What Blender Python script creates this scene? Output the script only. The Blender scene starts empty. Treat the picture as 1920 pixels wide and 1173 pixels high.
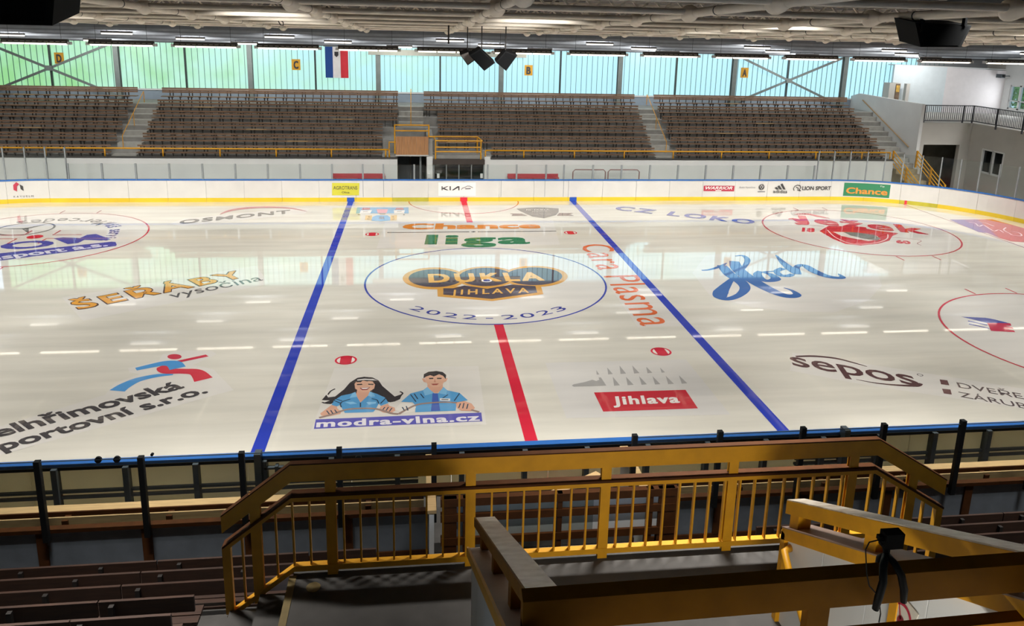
import bpy, bmesh, math, random
from mathutils import Vector, Matrix
random.seed(7)
SC = bpy.context.scene
COL = SC.collection
# ------------------------------------------------------------------ camera
CAM = Vector((-2.6186, -27.9409, 9.1888)); YAW, PITCH, ROLL, FPX, PY = 0.126, 0.2304, 0.0242, 1460.43, 400.84
FW = Vector((math.sin(YAW)*math.cos(PITCH), math.cos(YAW)*math.cos(PITCH), -math.sin(PITCH)))
_r = Vector((math.cos(YAW), -math.sin(YAW), 0)); _u = _r.cross(FW)
RT = math.cos(ROLL)*_r + math.sin(ROLL)*_u
UP = -math.sin(ROLL)*_r + math.cos(ROLL)*_u
cd = bpy.data.cameras.new('camera'); cam = bpy.data.objects.new('camera', cd); COL.objects.link(cam)
cd.sensor_fit = 'HORIZONTAL'; cd.sensor_width = 36; cd.lens = 36*FPX/1920; cd.shift_y = (PY-586.5)/1920
cd.clip_start = 0.05; cd.clip_end = 400
m = Matrix((RT, UP, -FW)).transposed().to_4x4(); m.translation = CAM; cam.matrix_world = m
SC.camera = cam
# ------------------------------------------------------------------ world, lights, exposure
w = bpy.data.worlds.new('sky'); SC.world = w; w.use_nodes = True
bg = w.node_tree.nodes['Background']; bg.inputs[0].default_value = (0.62, 0.80, 1.0, 1); bg.inputs[1].default_value = 1.6
SC.view_settings.view_transform = 'Standard'; SC.view_settings.look = 'None'
SC.view_settings.exposure = 0.0; SC.view_settings.gamma = 1.0; SC.view_settings.use_curve_mapping = False
SC.cycles.use_denoising = True; SC.cycles.max_bounces = 7; SC.cycles.transparent_max_bounces = 24
SC.cycles.caustics_reflective = False; SC.cycles.caustics_refractive = False
SC.cycles.sample_clamp_indirect = 6.0
def area(name, loc, sx, sy, power, rot=(0, 0, 0), col=(1, 1, 1), spread=180):
    l = bpy.data.lights.new(name, 'AREA'); l.shape = 'RECTANGLE'; l.size = sx; l.size_y = sy; l.energy = power; l.color = col; l.spread = math.radians(spread)
    o = bpy.data.objects.new(name, l); COL.objects.link(o); o.location = loc; o.rotation_euler = rot
    return o
FILL_W = 260.0      # base power of one added fill lamp above the tube grid
PANE_E = 1.12        # glow of the panes, standing in for daylight
STRIP_W = 80.0       # one strip over the far stand
BALC_W = 75.0       # daylight through the balcony window
CORR_W = 220.0       # lamp in the corridor that opens onto the landing

# ------------------------------------------------------------------ picture -> place (known planes only)
def ray(u, v): return FW + (u-960)/FPX*RT - (v-PY)/FPX*UP
def AZ(u, v, z=0.0):
    d = ray(u, v); return CAM + d*((z-CAM.z)/d.z)
def AY(u, v, y):
    d = ray(u, v); return CAM + d*((y-CAM.y)/d.y)

# ------------------------------------------------------------------ helpers
def lin(c):
    if isinstance(c, str): c = [int(c[i:i+2], 16)/255 for i in (0, 2, 4)]
    return tuple((x/12.92 if x <= 0.04045 else ((x+0.055)/1.055)**2.4) for x in c) + (1.0,)
MATS = {}
def mat(name, c, rough=0.6, metal=0.0, var=0.12, scale=3.0, bump=0.0, stretch=(1, 1, 1), spec=0.5, coat=0.0, c2=None, detail=4):
    if name in MATS: return MATS[name]
    M = bpy.data.materials.new(name); M.use_nodes = True; nt = M.node_tree; N = nt.nodes; L = nt.links
    b = N['Principled BSDF']; b.inputs['Roughness'].default_value = rough; b.inputs['Metallic'].default_value = metal
    b.inputs['Specular IOR Level'].default_value = spec; b.inputs['Coat Weight'].default_value = coat; b.inputs['Coat Roughness'].default_value = 0.04
    base = lin(c)
    if var or c2:
        tc = N.new('ShaderNodeTexCoord'); mp = N.new('ShaderNodeMapping'); mp.inputs['Scale'].default_value = stretch
        ns = N.new('ShaderNodeTexNoise'); ns.inputs['Scale'].default_value = scale; ns.inputs['Detail'].default_value = detail
        cr = N.new('ShaderNodeValToRGB'); cr.color_ramp.elements[0].position = 0.3; cr.color_ramp.elements[1].position = 0.7
        lo = tuple(x*(1-var) for x in base[:3])+(1,); hi = lin(c2) if c2 else tuple(min(1, x*(1+var)) for x in base[:3])+(1,)
        cr.color_ramp.elements[0].color = lo; cr.color_ramp.elements[1].color = hi
        g = N.new('ShaderNodeNewGeometry')
        L.new(g.outputs['Position'], mp.inputs[0]); L.new(mp.outputs[0], ns.inputs['Vector']); L.new(ns.outputs[0], cr.inputs[0]); L.new(cr.outputs[0], b.inputs['Base Color'])
        N.remove(tc)
        if bump:
            bp = N.new('ShaderNodeBump'); bp.inputs['Strength'].default_value = bump; bp.inputs['Distance'].default_value = 0.02
            L.new(ns.outputs[0], bp.inputs['Height']); L.new(bp.outputs[0], b.inputs['Normal'])
    else: b.inputs['Base Color'].default_value = base
    MATS[name] = M; return M
def emit(name, c, s):
    if name in MATS: return MATS[name]
    M = bpy.data.materials.new(name); M.use_nodes = True; b = M.node_tree.nodes['Principled BSDF']
    b.inputs['Base Color'].default_value = lin(c); b.inputs['Emission Color'].default_value = lin(c); b.inputs['Emission Strength'].default_value = s
    MATS[name] = M; return M
def glassmat(name, tint, refl=1.0):
    if name in MATS: return MATS[name]
    M = bpy.data.materials.new(name); M.use_nodes = True; nt = M.node_tree; N = nt.nodes; L = nt.links
    for n in list(N): N.remove(n)
    o = N.new('ShaderNodeOutputMaterial'); mx = N.new('ShaderNodeMixShader'); t = N.new('ShaderNodeBsdfTransparent'); g = N.new('ShaderNodeBsdfGlossy')
    f = N.new('ShaderNodeFresnel'); gm = N.new('ShaderNodeNewGeometry'); mr = N.new('ShaderNodeMapRange'); mr.inputs[3].default_value = 1.45; mr.inputs[4].default_value = 1/1.45; L.new(gm.outputs['Backfacing'], mr.inputs[0]); L.new(mr.outputs[0], f.inputs[0]); t.inputs[0].default_value = lin(tint); g.inputs['Roughness'].default_value = 0.03
    mu = N.new('ShaderNodeMath'); mu.operation = 'MULTIPLY'; mu.inputs[1].default_value = refl
    L.new(f.outputs[0], mu.inputs[0]); L.new(mu.outputs[0], mx.inputs[0]); L.new(t.outputs[0], mx.inputs[1]); L.new(g.outputs[0], mx.inputs[2]); L.new(mx.outputs[0], o.inputs[0])
    MATS[name] = M; return M

class MB:
    def __init__(s): s.v = []; s.f = []
    def add(s, vs, fs):
        n = len(s.v); s.v += [Vector(p) for p in vs]; s.f += [tuple(i+n for i in f) for f in fs]; return s
    def box(s, x0, x1, y0, y1, z0, z1):
        if x0 > x1: x0, x1 = x1, x0
        if y0 > y1: y0, y1 = y1, y0
        if z0 > z1: z0, z1 = z1, z0
        return s.add([(x0,y0,z0),(x1,y0,z0),(x1,y1,z0),(x0,y1,z0),(x0,y0,z1),(x1,y0,z1),(x1,y1,z1),(x0,y1,z1)],
              [(3,2,1,0),(4,5,6,7),(0,1,5,4),(1,2,6,5),(2,3,7,6),(3,0,4,7)])
    def bar(s, p, q, w, h, up=(0, 0, 1)):
        """box section from p to q: w sideways, h along up"""
        p = Vector(p); q = Vector(q); d = (q-p).normalized(); up = Vector(up); sd = d.cross(up)
        if sd.length < 1e-4: sd = Vector((1, 0, 0))
        sd.normalize(); u2 = sd.cross(d).normalized(); a = sd*w/2; b = u2*h/2
        vs = [p-a-b, p+a-b, p+a+b, p-a+b, q-a-b, q+a-b, q+a+b, q-a+b]
        return s.add(vs, [(0,1,2,3),(7,6,5,4),(4,5,1,0),(5,6,2,1),(6,7,3,2),(7,4,0,3)])
    def vbar(s, p, q, w, h):
        """beam with vertical ends: vertical faces stay vertical when sloped"""
        p = Vector(p); q = Vector(q); d = q-p; sd = Vector((d.y, -d.x, 0)).normalized()*w/2; b = Vector((0, 0, h/2))
        vs = [p-sd-b, p+sd-b, p+sd+b, p-sd+b, q-sd-b, q+sd-b, q+sd+b, q-sd+b]
        return s.add(vs, [(0,1,2,3),(7,6,5,4),(4,5,1,0),(5,6,2,1),(6,7,3,2),(7,4,0,3)])
    def tube(s, pts, r, n=8, cap=True):
        pts = [Vector(p) for p in pts]; rr = r if isinstance(r, (list, tuple)) else [r]*len(pts)
        base = len(s.v); prev = None
        for i, p in enumerate(pts):
            d = (pts[min(i+1, len(pts)-1)]-pts[max(i-1, 0)]).normalized()
            if prev is None:
                a = d.cross(Vector((0, 0, 1)))
                if a.length < 1e-3: a = d.cross(Vector((0, 1, 0)))
            else: a = prev - d*prev.dot(d)
            a.normalize(); prev = a; b = d.cross(a)
            for k in range(n):
                t = 2*math.pi*k/n; s.v.append(p+(a*math.cos(t)+b*math.sin(t))*rr[i])
        for i in range(len(pts)-1):
            for k in range(n):
                k2 = (k+1) % n; s.f.append((base+i*n+k, base+i*n+k2, base+(i+1)*n+k2, base+(i+1)*n+k))
        if cap:
            s.f.append(tuple(base+k for k in range(n))[::-1]); e = base+(len(pts)-1)*n; s.f.append(tuple(e+k for k in range(n)))
        return s
    def prism(s, pts, off):
        """polygon of 3D points thickened by vector off"""
        pts = [Vector(p) for p in pts]; off = Vector(off); n = len(pts)
        s.add(pts+[p+off for p in pts], [tuple(range(n))[::-1], tuple(range(n, 2*n))]+[(i, (i+1) % n, n+(i+1) % n, n+i) for i in range(n)])
        return s
    def poly(s, pts): return s.add(pts, [tuple(range(len(pts)))])
WL = {}
def mesh(name, mb, m, smooth=False, origin=(0, 0, 0)):
    me = bpy.data.meshes.new(name); o = Vector(origin)
    me.from_pydata([tuple(v-o) for v in mb.v], [], mb.f); me.materials.append(m); me.update()
    bm = bmesh.new(); bm.from_mesh(me)
    zs = [v.co.z for v in bm.verts]
    if max(zs)-min(zs) < 0.008:                      # flat print: every face looks up
        bm.normal_update()
        for f in bm.faces:
            if f.normal.z < 0: f.normal_flip()
    else: bmesh.ops.recalc_face_normals(bm, faces=bm.faces)
    bm.to_mesh(me); bm.free()
    if smooth:
        for p in me.polygons: p.use_smooth = True
    return me
def tag(o, label=None, cat=None, group=None, kind=None):
    if label: o['label'] = label
    if cat: o['category'] = cat
    if group: o['group'] = group
    if kind: o['kind'] = kind
    return o
def thing(name, loc, label, cat, group=None, kind=None):
    o = bpy.data.objects.new(name, None); COL.objects.link(o); o.location = loc; o.empty_display_size = 0.2; WL[o] = Vector(loc)
    return tag(o, label, cat, group, kind)
def obj(name, mb, m, parent=None, loc=None, smooth=False):
    """verts of mb are in world space"""
    if parent is not None: org = WL[parent]
    elif loc is not None: org = Vector(loc)
    else:
        xs = [v.x for v in mb.v]; ys = [v.y for v in mb.v]; zs = [v.z for v in mb.v]
        org = Vector(((min(xs)+max(xs))/2, (min(ys)+max(ys))/2, min(zs)))
    o = bpy.data.objects.new(name, mesh(name, mb, m, smooth, org)); COL.objects.link(o); WL[o] = org
    if parent is not None: o.parent = parent
    else: o.location = org
    return o
def inst(name, me, parent, loc, rotz=0.0):
    """shared mesh placed at a world position under a parent"""
    o = bpy.data.objects.new(name, me); COL.objects.link(o); o.parent = parent; o.location = Vector(loc)-WL[parent]; o.rotation_euler = (0, 0, rotz); WL[o] = Vector(loc)
    return o

# ------------------------------------------------------------------ materials
M_white = mat('white plastic', 'cfccc7', 0.35, var=0.04, scale=1.2)
M_cap = mat('blue cap rail', '2a64ac', 0.4, var=0.08)
M_kick = mat('yellow kick plate', 'd9b92c', 0.4, var=0.1, scale=0.7)
M_galv = mat('galvanised steel', '8b9092', 0.45, 0.4, var=0.1)
M_black = mat('black powder coat', '121416', 0.6, var=0.1, spec=0.25)
M_dsteel = mat('dark painted steel', '4b5358', 0.5, 0.2, var=0.15)
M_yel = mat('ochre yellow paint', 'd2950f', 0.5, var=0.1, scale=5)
M_yel_shade = mat('shaded ochre paint', '8f5c0c', 0.7, var=0.14, scale=5, spec=0.15)  # the same ochre yellow, browner: shade is put into the colour
M_brown = mat('dark brown paint', '4c2a0e', 0.7, var=0.2, scale=6, spec=0.2)
M_bench = mat('weathered bench wood', '7b604a', 0.65, var=0.3, scale=4, stretch=(0.6, 4, 4))
M_bench2 = mat('fresh bench wood', 'a98a62', 0.65, var=0.2, scale=4, stretch=(0.6, 4, 4))
M_benchd = mat('dark stained wood', '3a251a', 0.6, var=0.3, scale=5, stretch=(0.5, 4, 4))
M_iron = mat('black iron bracket', '241f1c', 0.6, var=0.2)
M_conc = mat('grey concrete', '8d8c88', 0.85, var=0.14, scale=2.5, bump=0.1)
M_concd = mat('dark rubber floor', '4a4744', 0.8, var=0.15, scale=4)
M_wallw = mat('white painted wall', 'd6d8d8', 0.7, var=0.04, scale=1)
M_wallg = mat('pale grey render', 'b8b6b0', 0.8, var=0.05, scale=1)
M_sill = mat('blue grey cladding', '8f9daa', 0.6, var=0.06, scale=2)
M_panel = mat('grey fibre panel', '6d747d', 0.6, var=0.12, scale=3)
M_ltwood = mat('pale bench plank', 'c9a877', 0.5, var=0.14, scale=5, stretch=(0.5, 5, 5))
M_pipe = mat('cream pipe lagging', 'dbd1c2', 0.75, var=0.1, scale=2.5)
M_roof = mat('dark roof deck', '514b46', 0.85, var=0.2, scale=1.5)
M_ceil = mat('grey ceiling sheet', '9a9da0', 0.7, var=0.16, scale=2, stretch=(0.1, 3, 3))
M_glass = glassmat('rink glass', 'f9fbfa', 0.8); M_wglass = glassmat('window glass', 'dfe8e6')
M_dglass = glassmat('tinted booth glass', '9aa5a8')
M_red = mat('red bench plastic', 'a83c44', 0.5, var=0.08)
M_wood = mat('honey wood panel', 'a9794e', 0.5, var=0.2, scale=3, stretch=(6, 6, 0.6))
M_rail = mat('dark railing steel', '44464c', 0.5, 0.2, var=0.1)
M_speak = mat('speaker black', '08090a', 0.75, var=0.1, spec=0.15)
M_lamp = emit('lamp tube light', 'fff6e6', 2.4)
M_strip = emit('strip light', 'fffaf0', 1.3)
def ice_mat(name, c, var=0.03, streak=False):
    M = bpy.data.materials.new(name); M.use_nodes = True; nt = M.node_tree; N = nt.nodes; L = nt.links; b = N['Principled BSDF']
    b.inputs['Roughness'].default_value = 0.07; b.inputs['IOR'].default_value = 1.45; b.inputs['Specular IOR Level'].default_value = 0.6; b.inputs['Coat Weight'].default_value = 0.55; b.inputs['Coat IOR'].default_value = 1.5; b.inputs['Coat Roughness'].default_value = 0.02
    g = N.new('ShaderNodeNewGeometry'); mp = N.new('ShaderNodeMapping'); mp.inputs['Scale'].default_value = (0.22, 1.6, 1)
    ns = N.new('ShaderNodeTexNoise'); ns.inputs['Scale'].default_value = 1.0; ns.inputs['Detail'].default_value = 5
    cr = N.new('ShaderNodeValToRGB'); cr.color_ramp.elements[0].position = 0.32; cr.color_ramp.elements[1].position = 0.68
    base = lin(c); cr.color_ramp.elements[0].color = tuple(x*(1-var) for x in base[:3])+(1,); cr.color_ramp.elements[1].color = tuple(min(1, x*(1+var)) for x in base[:3])+(1,)
    L.new(g.outputs['Position'], mp.inputs[0]); L.new(mp.outputs[0], ns.inputs['Vector']); L.new(ns.outputs[0], cr.inputs[0]); L.new(cr.outputs[0], b.inputs['Base Color'])
    # slow waviness and patches of hoar that dull the mirror
    n2 = N.new('ShaderNodeTexNoise'); n2.inputs['Scale'].default_value = 0.35; n2.inputs['Detail'].default_value = 3
    r2 = N.new('ShaderNodeMapRange'); r2.inputs[1].default_value = 0.35; r2.inputs[2].default_value = 0.75; r2.inputs[3].default_value = 0.012; r2.inputs[4].default_value = 0.07
    L.new(g.outputs['Position'], n2.inputs['Vector']); L.new(n2.outputs[0], r2.inputs[0]); L.new(r2.outputs[0], b.inputs['Roughness'])
    bp = N.new('ShaderNodeBump'); bp.inputs['Strength'].default_value = 0.06; bp.inputs['Distance'].default_value = 0.004
    L.new(ns.outputs[0], bp.inputs['Height']); L.new(bp.outputs[0], b.inputs['Normal'])
    MATS[name] = M; return M
def IM(c, var=0.05):
    n = 'ice print '+c
    return MATS.get(n) or ice_mat(n, c, var)

# ================================================================== STRUCTURE
HL, HW, CR, BH = 29.3, 14.0, 8.0, 1.22     # rink half length, half width, corner radius, board height
def rink_path(s):
    """point and inward normal on the board line; s = 0 at far centre, positive towards +X, going round"""
    sg = 1 if s >= 0 else -1; a = abs(s); st = HL-CR; q = CR*math.pi/2
    if a <= st: x, y, nx, ny = a, HW, 0, -1
    elif a <= st+q:
        t = (a-st)/CR; x = st+CR*math.sin(t); y = HW-CR+CR*math.cos(t); nx, ny = -math.sin(t), -math.cos(t)
    else:
        x, y, nx, ny = HL, HW-CR-(a-st-q), -1, 0
        if y < -(HW-CR):
            b = -(HW-CR)-y
            if b <= q:
                t = b/CR; x = st+CR*math.cos(t); y = -(HW-CR)-CR*math.sin(t); nx, ny = -math.cos(t), math.sin(t)
            else: x, y, nx, ny = st-(b-q), -HW, 0, 1
    return Vector((sg*x, y, 0)), Vector((sg*nx, ny, 0))
HALF = (HL-CR)*2+CR*math.pi+2*(HW-CR)      # half perimeter
# ---- ice
ICE = ice_mat('ice surface', 'd4d0c4', 0.085)
mb = MB(); mb.poly([rink_path(-HALF+2*HALF*i/160)[0] for i in range(160)])
ice = obj('floor', mb, ICE, loc=(0, 0, 0)); tag(ice, 'pale cream skating ice with lines and printed adverts', 'ice', kind='structure')
mb = MB(); mb.box(-40, 40, -16, 25, -0.3, -0.02)
tag(obj('floor_slab', mb, M_conc), 'grey concrete slab around the rink', 'floor', kind='structure')
# ---- walls, windows, roof
WY = 24.2                       # inner face of far wall
BAYS = [-29+8*i for i in range(9)]     # column lines -29 .. 35
mb = MB(); mb.box(-37, 40, WY, WY+0.3, 0, 5.1)
wf = obj('wall_far', mb, M_sill); tag(wf, 'blue grey wall below the translucent window band', 'wall', kind='structure')
mb = MB(); mb.box(-37, 40, WY, WY+0.3, 8.25, 11.5); mb.box(32.6, 40, WY, WY+0.3, 5.1, 8.05)
tag(obj('wall_far_top', mb, M_ceil), 'grey wall strip above the window band', 'wall', kind='structure')
mb = MB(); mb.box(-37.3, -37, -36, 24.5, 0, 11.5); tag(obj('wall_left', mb, M_wallg), 'plain grey end wall beside stand D', 'wall', kind='structure')
# translucent channel-glass panes: daylight and foliage are painted into their glow colour
PM = bpy.data.materials.new('translucent channel glass'); PM.use_nodes = True; nt = PM.node_tree; N = nt.nodes; L = nt.links; b = N['Principled BSDF']
g = N.new('ShaderNodeNewGeometry'); sp = N.new('ShaderNodeSeparateXYZ'); L.new(g.outputs['Position'], sp.inputs[0])
mr = N.new('ShaderNodeMapRange'); mr.inputs[1].default_value = -30; mr.inputs[2].default_value = 4; mr.inputs[3].default_value = 0.0; mr.inputs[4].default_value = 1.0
n1 = N.new('ShaderNodeTexNoise'); n1.inputs['Scale'].default_value = 0.55; n1.inputs['Detail'].default_value = 3
ad = N.new('ShaderNodeMath'); ad.operation = 'MULTIPLY_ADD'; ad.inputs[1].default_value = 1.0
sb = N.new('ShaderNodeMath'); sb.operation = 'SUBTRACT'; sb.inputs[1].default_value = 0.5
L.new(g.outputs['Position'], n1.inputs['Vector']); L.new(n1.outputs[0], sb.inputs[0])
L.new(sp.outputs[0], mr.inputs[0]); L.new(sb.outputs[0], ad.inputs[0]); L.new(mr.outputs[0], ad.inputs[2])
cr = N.new('ShaderNodeValToRGB'); L.new(ad.outputs[0], cr.inputs[0])
cr.color_ramp.elements[0].position = 0.0; cr.color_ramp.elements[0].color = lin('8fcf8c'); cr.color_ramp.elements[1].position = 1.0; cr.color_ramp.elements[1].color = lin('b4e8f6')
e = cr.color_ramp.elements.new(0.45); e.color = lin('b2e6cf')
L.new(cr.outputs[0], b.inputs['Emission Color']); b.inputs['Emission Strength'].default_value = PANE_E; b.inputs['Base Color'].default_value = (0.05, 0.06, 0.06, 1); b.inputs['Roughness'].default_value = 0.4
M_pane = PM
M_mull = mat('dark mullion', '3b4444', 0.5, var=0.1); M_col = mat('grey steel column', '77817f', 0.5, var=0.08)
pane_me = None; PW = 0.355; widx = 0
mb0 = MB(); mb0.box(-PW/2, PW/2, 0, 0.06, 5.1, 8.05); pane_me = mesh('pane', mb0, M_pane)
rib = MB(); rib.box(-0.012, 0.012, -0.03, 0.05, 5.1, 8.05); rib_me = mesh('glazing_bar', rib, mat('glazing bar grey', '6f8f8c', 0.5, var=0))
for bi, bx in enumerate(BAYS[:-1]):
    for h in (0, 1):
        x0 = bx+4*h; x1 = x0+4
        if x1 < -31 or x0 > 31.5: continue
        widx += 1
        wt = thing('window_%d' % widx, (x0+2, WY, 5.1), None, 'window', kind='structure')
        n = 11
        for k in range(n):
            xa = x0+0.04+(k+0.5)*(4-0.08)/n
            inst('pane', pane_me, wt, (xa, WY+0.02, 0))
            if k: inst('glazing_bar', rib_me, wt, (xa-(4-0.08)/n/2, WY, 0))
        mb = MB(); mb.box(x0, x1, WY-0.06, WY+0.1, 5.02, 5.12); obj('window_sill', mb, M_wallw, wt)
        tag(wt, 'translucent channel glass bay, number %d counted from the stand D end' % widx, 'window')
    mb = MB(); mb.box(bx-0.06, bx+0.06, WY-0.15, WY+0.05, 5.1, 8.6) if False else mb.box(bx+4-0.05, bx+4+0.05, WY-0.15, WY+0.05, 5.1, 8.4)
    if bx+4 < 31: tag(obj('window_post', mb, M_mull), 'thin dark mullion post in the window band, at x %d metres' % (bx+4) if False else 'thin dark mullion post between window bays', 'post', 'dark mullion posts in the window band')
for bx in BAYS:
    if bx > 28: continue
    mb = MB(); mb.box(bx-0.15, bx+0.15, WY-0.5, WY-0.46, 4.5, 8.6); mb.box(bx-0.15, bx+0.15, WY-0.2, WY-0.16, 4.5, 8.6); mb.box(bx-0.02, bx+0.02, WY-0.46, WY-0.2, 4.5, 8.6)
    tag(obj('steel_column', mb, M_col), 'grey steel column standing before the window band', 'column', 'steel columns along the window band')
for (xa, lab) in ((-29, 'grey crossed wind brace by the letter D sign'), (19, 'grey crossed wind brace by the letter A sign')):
    br = thing('cross_brace', (xa+4, WY-0.35, 4.7), lab, 'brace')
    mb = MB(); mb.bar((xa+0.2, WY-0.36, 7.9), (xa+7.8, WY-0.36, 4.7), 0.1, 0.14); obj('brace_arm', mb, M_col, br)
    mb = MB(); mb.bar((xa+0.2, WY-0.25, 4.7), (xa+7.8, WY-0.25, 7.9), 0.1, 0.14); obj('brace_arm', mb, M_col, br)
    mb = MB(); mb.box(xa+3.8, xa+4.2, WY-0.42, WY-0.2, 6.15, 6.45); obj('gusset_plate', mb, M_col, br)
# roof: dark deck over the ice, grey sheet over the far stand
def rz(y): return 9.37-0.0215*y          # underside line of the tube grid
mb = MB(); mb.add([(-37, -36, rz(-36)+1.1), (40, -36, rz(-36)+1.1), (40, 13.2, rz(13.2)+1.0), (-37, 13.2, rz(13.2)+1.0)], [(0, 1, 2, 3)])
mb2 = MB(); mb2.prism(mb.v, (0, 0, 0.3)); tag(obj('ceiling', mb2, M_roof), 'dark ribbed roof deck above the tube grid', 'ceiling', kind='structure')
def cz(y): return 9.12-0.094*(y-13.2)
mb = MB(); mb.prism([(-37, 13.2, cz(13.2)), (40, 13.2, cz(13.2)), (40, WY+0.2, cz(WY+0.2)), (-37, WY+0.2, cz(WY+0.2))], (0, 0, 0.25)); mb.box(-37, 40, 13.0, 13.2, cz(13.2)+0.1, rz(13.2)+1.3)
tag(obj('ceiling_far', mb, M_ceil), 'grey sheet ceiling sloping down to the window band', 'ceiling', kind='structure')
M_purl = mat('grey purlin', '8a8f95', 0.6, var=0.1)
for k in range(9):
    y = 13.9+1.2*k; mb = MB(); mb.box(-36.9, 37.9, y-0.06, y+0.06, cz(y)-0.16-0.02*(k % 2), cz(y)-0.008)
    tag(obj('purlin', mb, M_purl if k % 2 else mat('dark purlin', '6c7077', 0.6, var=0.1)), 'long grey purlin under the sloping sheet ceiling', 'beam', 'purlins under the far ceiling')
# unseen back wall, with glowing door panes added as fill light
mb = MB(); mb.box(-37, -3.2, -36, -35.7, 0, 11.5); mb.box(2.6, 40, -36, -35.7, 0, 11.5); mb.box(-3.2, 2.6, -36, -35.7, 0, 8.2); mb.box(-3.2, 2.6, -36, -35.7, 10.8, 11.5)
tag(obj('wall_back', mb, M_wallg), 'grey wall behind the top row of the near stand', 'wall', kind='structure')
dr = thing('fill_door_1', (-0.3, -35.85, 8.2), 'added glowing door panes in the unseen back wall', 'door', kind='structure')
for k in range(3):
    mb = MB(); mb.box(-3.2+k*1.933, -3.2+k*1.933+1.93, -35.88, -35.84, 8.25, 10.75); obj('glow_pane', mb, emit('added door glow', 'cfe6ff', 0.3), dr)
    mb = MB(); x0 = -3.2+k*1.933
    mb.box(x0, x0+0.08, -35.9, -35.8, 8.2, 10.8); mb.box(x0+1.85, x0+1.93, -35.9, -35.8, 8.2, 10.8); mb.box(x0, x0+1.93, -35.9, -35.8, 9.4, 9.46); obj('door_frame', mb, M_rail, dr)
# ---- right-hand end block
XB = 31.4
mb = MB(); mb.box(XB, XB+0.3, -16, 16.0, 0, 4.1); r_wall = mb
mb = MB()                                    # wall with a window opening y 13.2..15.0 z 1.55..2.95
mb.box(XB, XB+0.3, -16, 13.2, 0, 4.1); mb.box(XB, XB+0.3, 15.0, 16.3, 0, 4.1); mb.box(XB, XB+0.3, 13.2, 15.0, 0, 1.55); mb.box(XB, XB+0.3, 13.2, 15.0, 2.95, 4.1)
tag(obj('wall_right', mb, M_wallg), 'pale grey lower end wall under the balcony', 'wall', kind='structure')
wt = thing('window_30', (XB, 14.1, 1.55), 'dark twin-pane window in the lower end wall', 'window', kind='structure')
for y0 in (13.25, 14.13):
    mb = MB(); mb.box(XB+0.1, XB+0.12, y0, y0+0.82, 1.6, 2.9); obj('pane', mb, M_dglass, wt)
    mb = MB(); mb.box(XB-0.03, XB+0.1, y0-0.05, y0+0.03, 1.55, 2.95); mb.box(XB-0.03, XB+0.1, y0+0.8, y0+0.88, 1.55, 2.95); mb.box(XB-0.03, XB+0.1, y0, y0+0.85, 1.5, 1.6); mb.box(XB-0.03, XB+0.1, y0, y0+0.85, 2.88, 2.96); obj('window_frame', mb, M_wallw, wt)
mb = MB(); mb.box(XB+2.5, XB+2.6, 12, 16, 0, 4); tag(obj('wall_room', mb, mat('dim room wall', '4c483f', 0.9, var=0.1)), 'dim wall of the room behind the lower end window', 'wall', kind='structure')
mb = MB()                                    # front face y=16.3 from stair wall to corner, opening 28.3..31.0 below 3.0
mb.box(28.1, 28.35, 16.2, 16.5, 0, 4.1); mb.box(30.75, XB+0.3, 16.2, 16.5, 0, 4.1); mb.box(28.35, 30.75, 16.2, 16.5, 3.0, 4.1)
tag(obj('wall_corner', mb, M_wallg), 'pale grey wall over the corner passage opening', 'wall', kind='structure')
mb = MB(); mb.box(28.0, XB+6, 19.5, 19.7, 0, 4.1)
tag(obj('wall_passage', mb, mat('passage render', '8c8676', 0.85, var=0.25, scale=1.5)), 'stained wall at the end of the corner passage', 'wall', kind='structure')
dp = thing('door_2', (28.9, 19.45, 0), 'white panel door with upper light at the end of the passage', 'door', kind='structure')
mb = MB(); mb.box(28.35, 29.45, 19.4, 19.48, 0, 2.05); obj('door_leaf', mb, M_wallw, dp)
mb = MB(); mb.box(28.35, 29.45, 19.4, 19.48, 2.2, 3.0); obj('door_light', mb, M_wallw, dp)
mb = MB(); mb.box(28.3, 29.5, 19.36, 19.5, 2.05, 2.2); obj('door_transom', mb, M_dsteel, dp)
mb = MB(); mb.box(28.1, 40, 16.2, WY, 4.1, 4.35); mb.box(XB, 40, -16, 16.2, 4.1, 4.35)
tag(obj('floor_balcony', mb, M_wallg), 'grey concrete balcony slab over the corner passage', 'balcony', kind='structure')
mb = MB()                                    # stair side wall X=27.9, white, top z 5.4, follows the steps below
mb.prism([(27.9, 16.2, 0), (27.9, WY, 0), (27.9, WY, 5.3), (27.9, 23.2, 5.55), (27.9, 16.2, 5.45)], (0.2, 0, 0))
tag(obj('wall_stair', mb, M_wallw), 'white side wall of the end stair by stand A', 'wall', kind='structure')
mb = MB(); mb.tube([(27.84, 22.6, 5.15), (27.84, 16.9, 2.75)], 0.035, 8)
hr = thing('handrail', (27.84, 19.7, 2.7), 'timber handrail fixed to the white end stair wall', 'handrail')
obj('rail', mb, M_bench2, hr)
for t in (0.1, 0.4, 0.7, 0.95):
    p = Vector((27.84, 22.6, 5.15)).lerp(Vector((27.84, 16.9, 2.75)), t); mb = MB(); mb.tube([p, p+Vector((0.08, 0, -0.08))], 0.012, 6); obj('bracket', mb, M_galv, hr)
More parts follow.
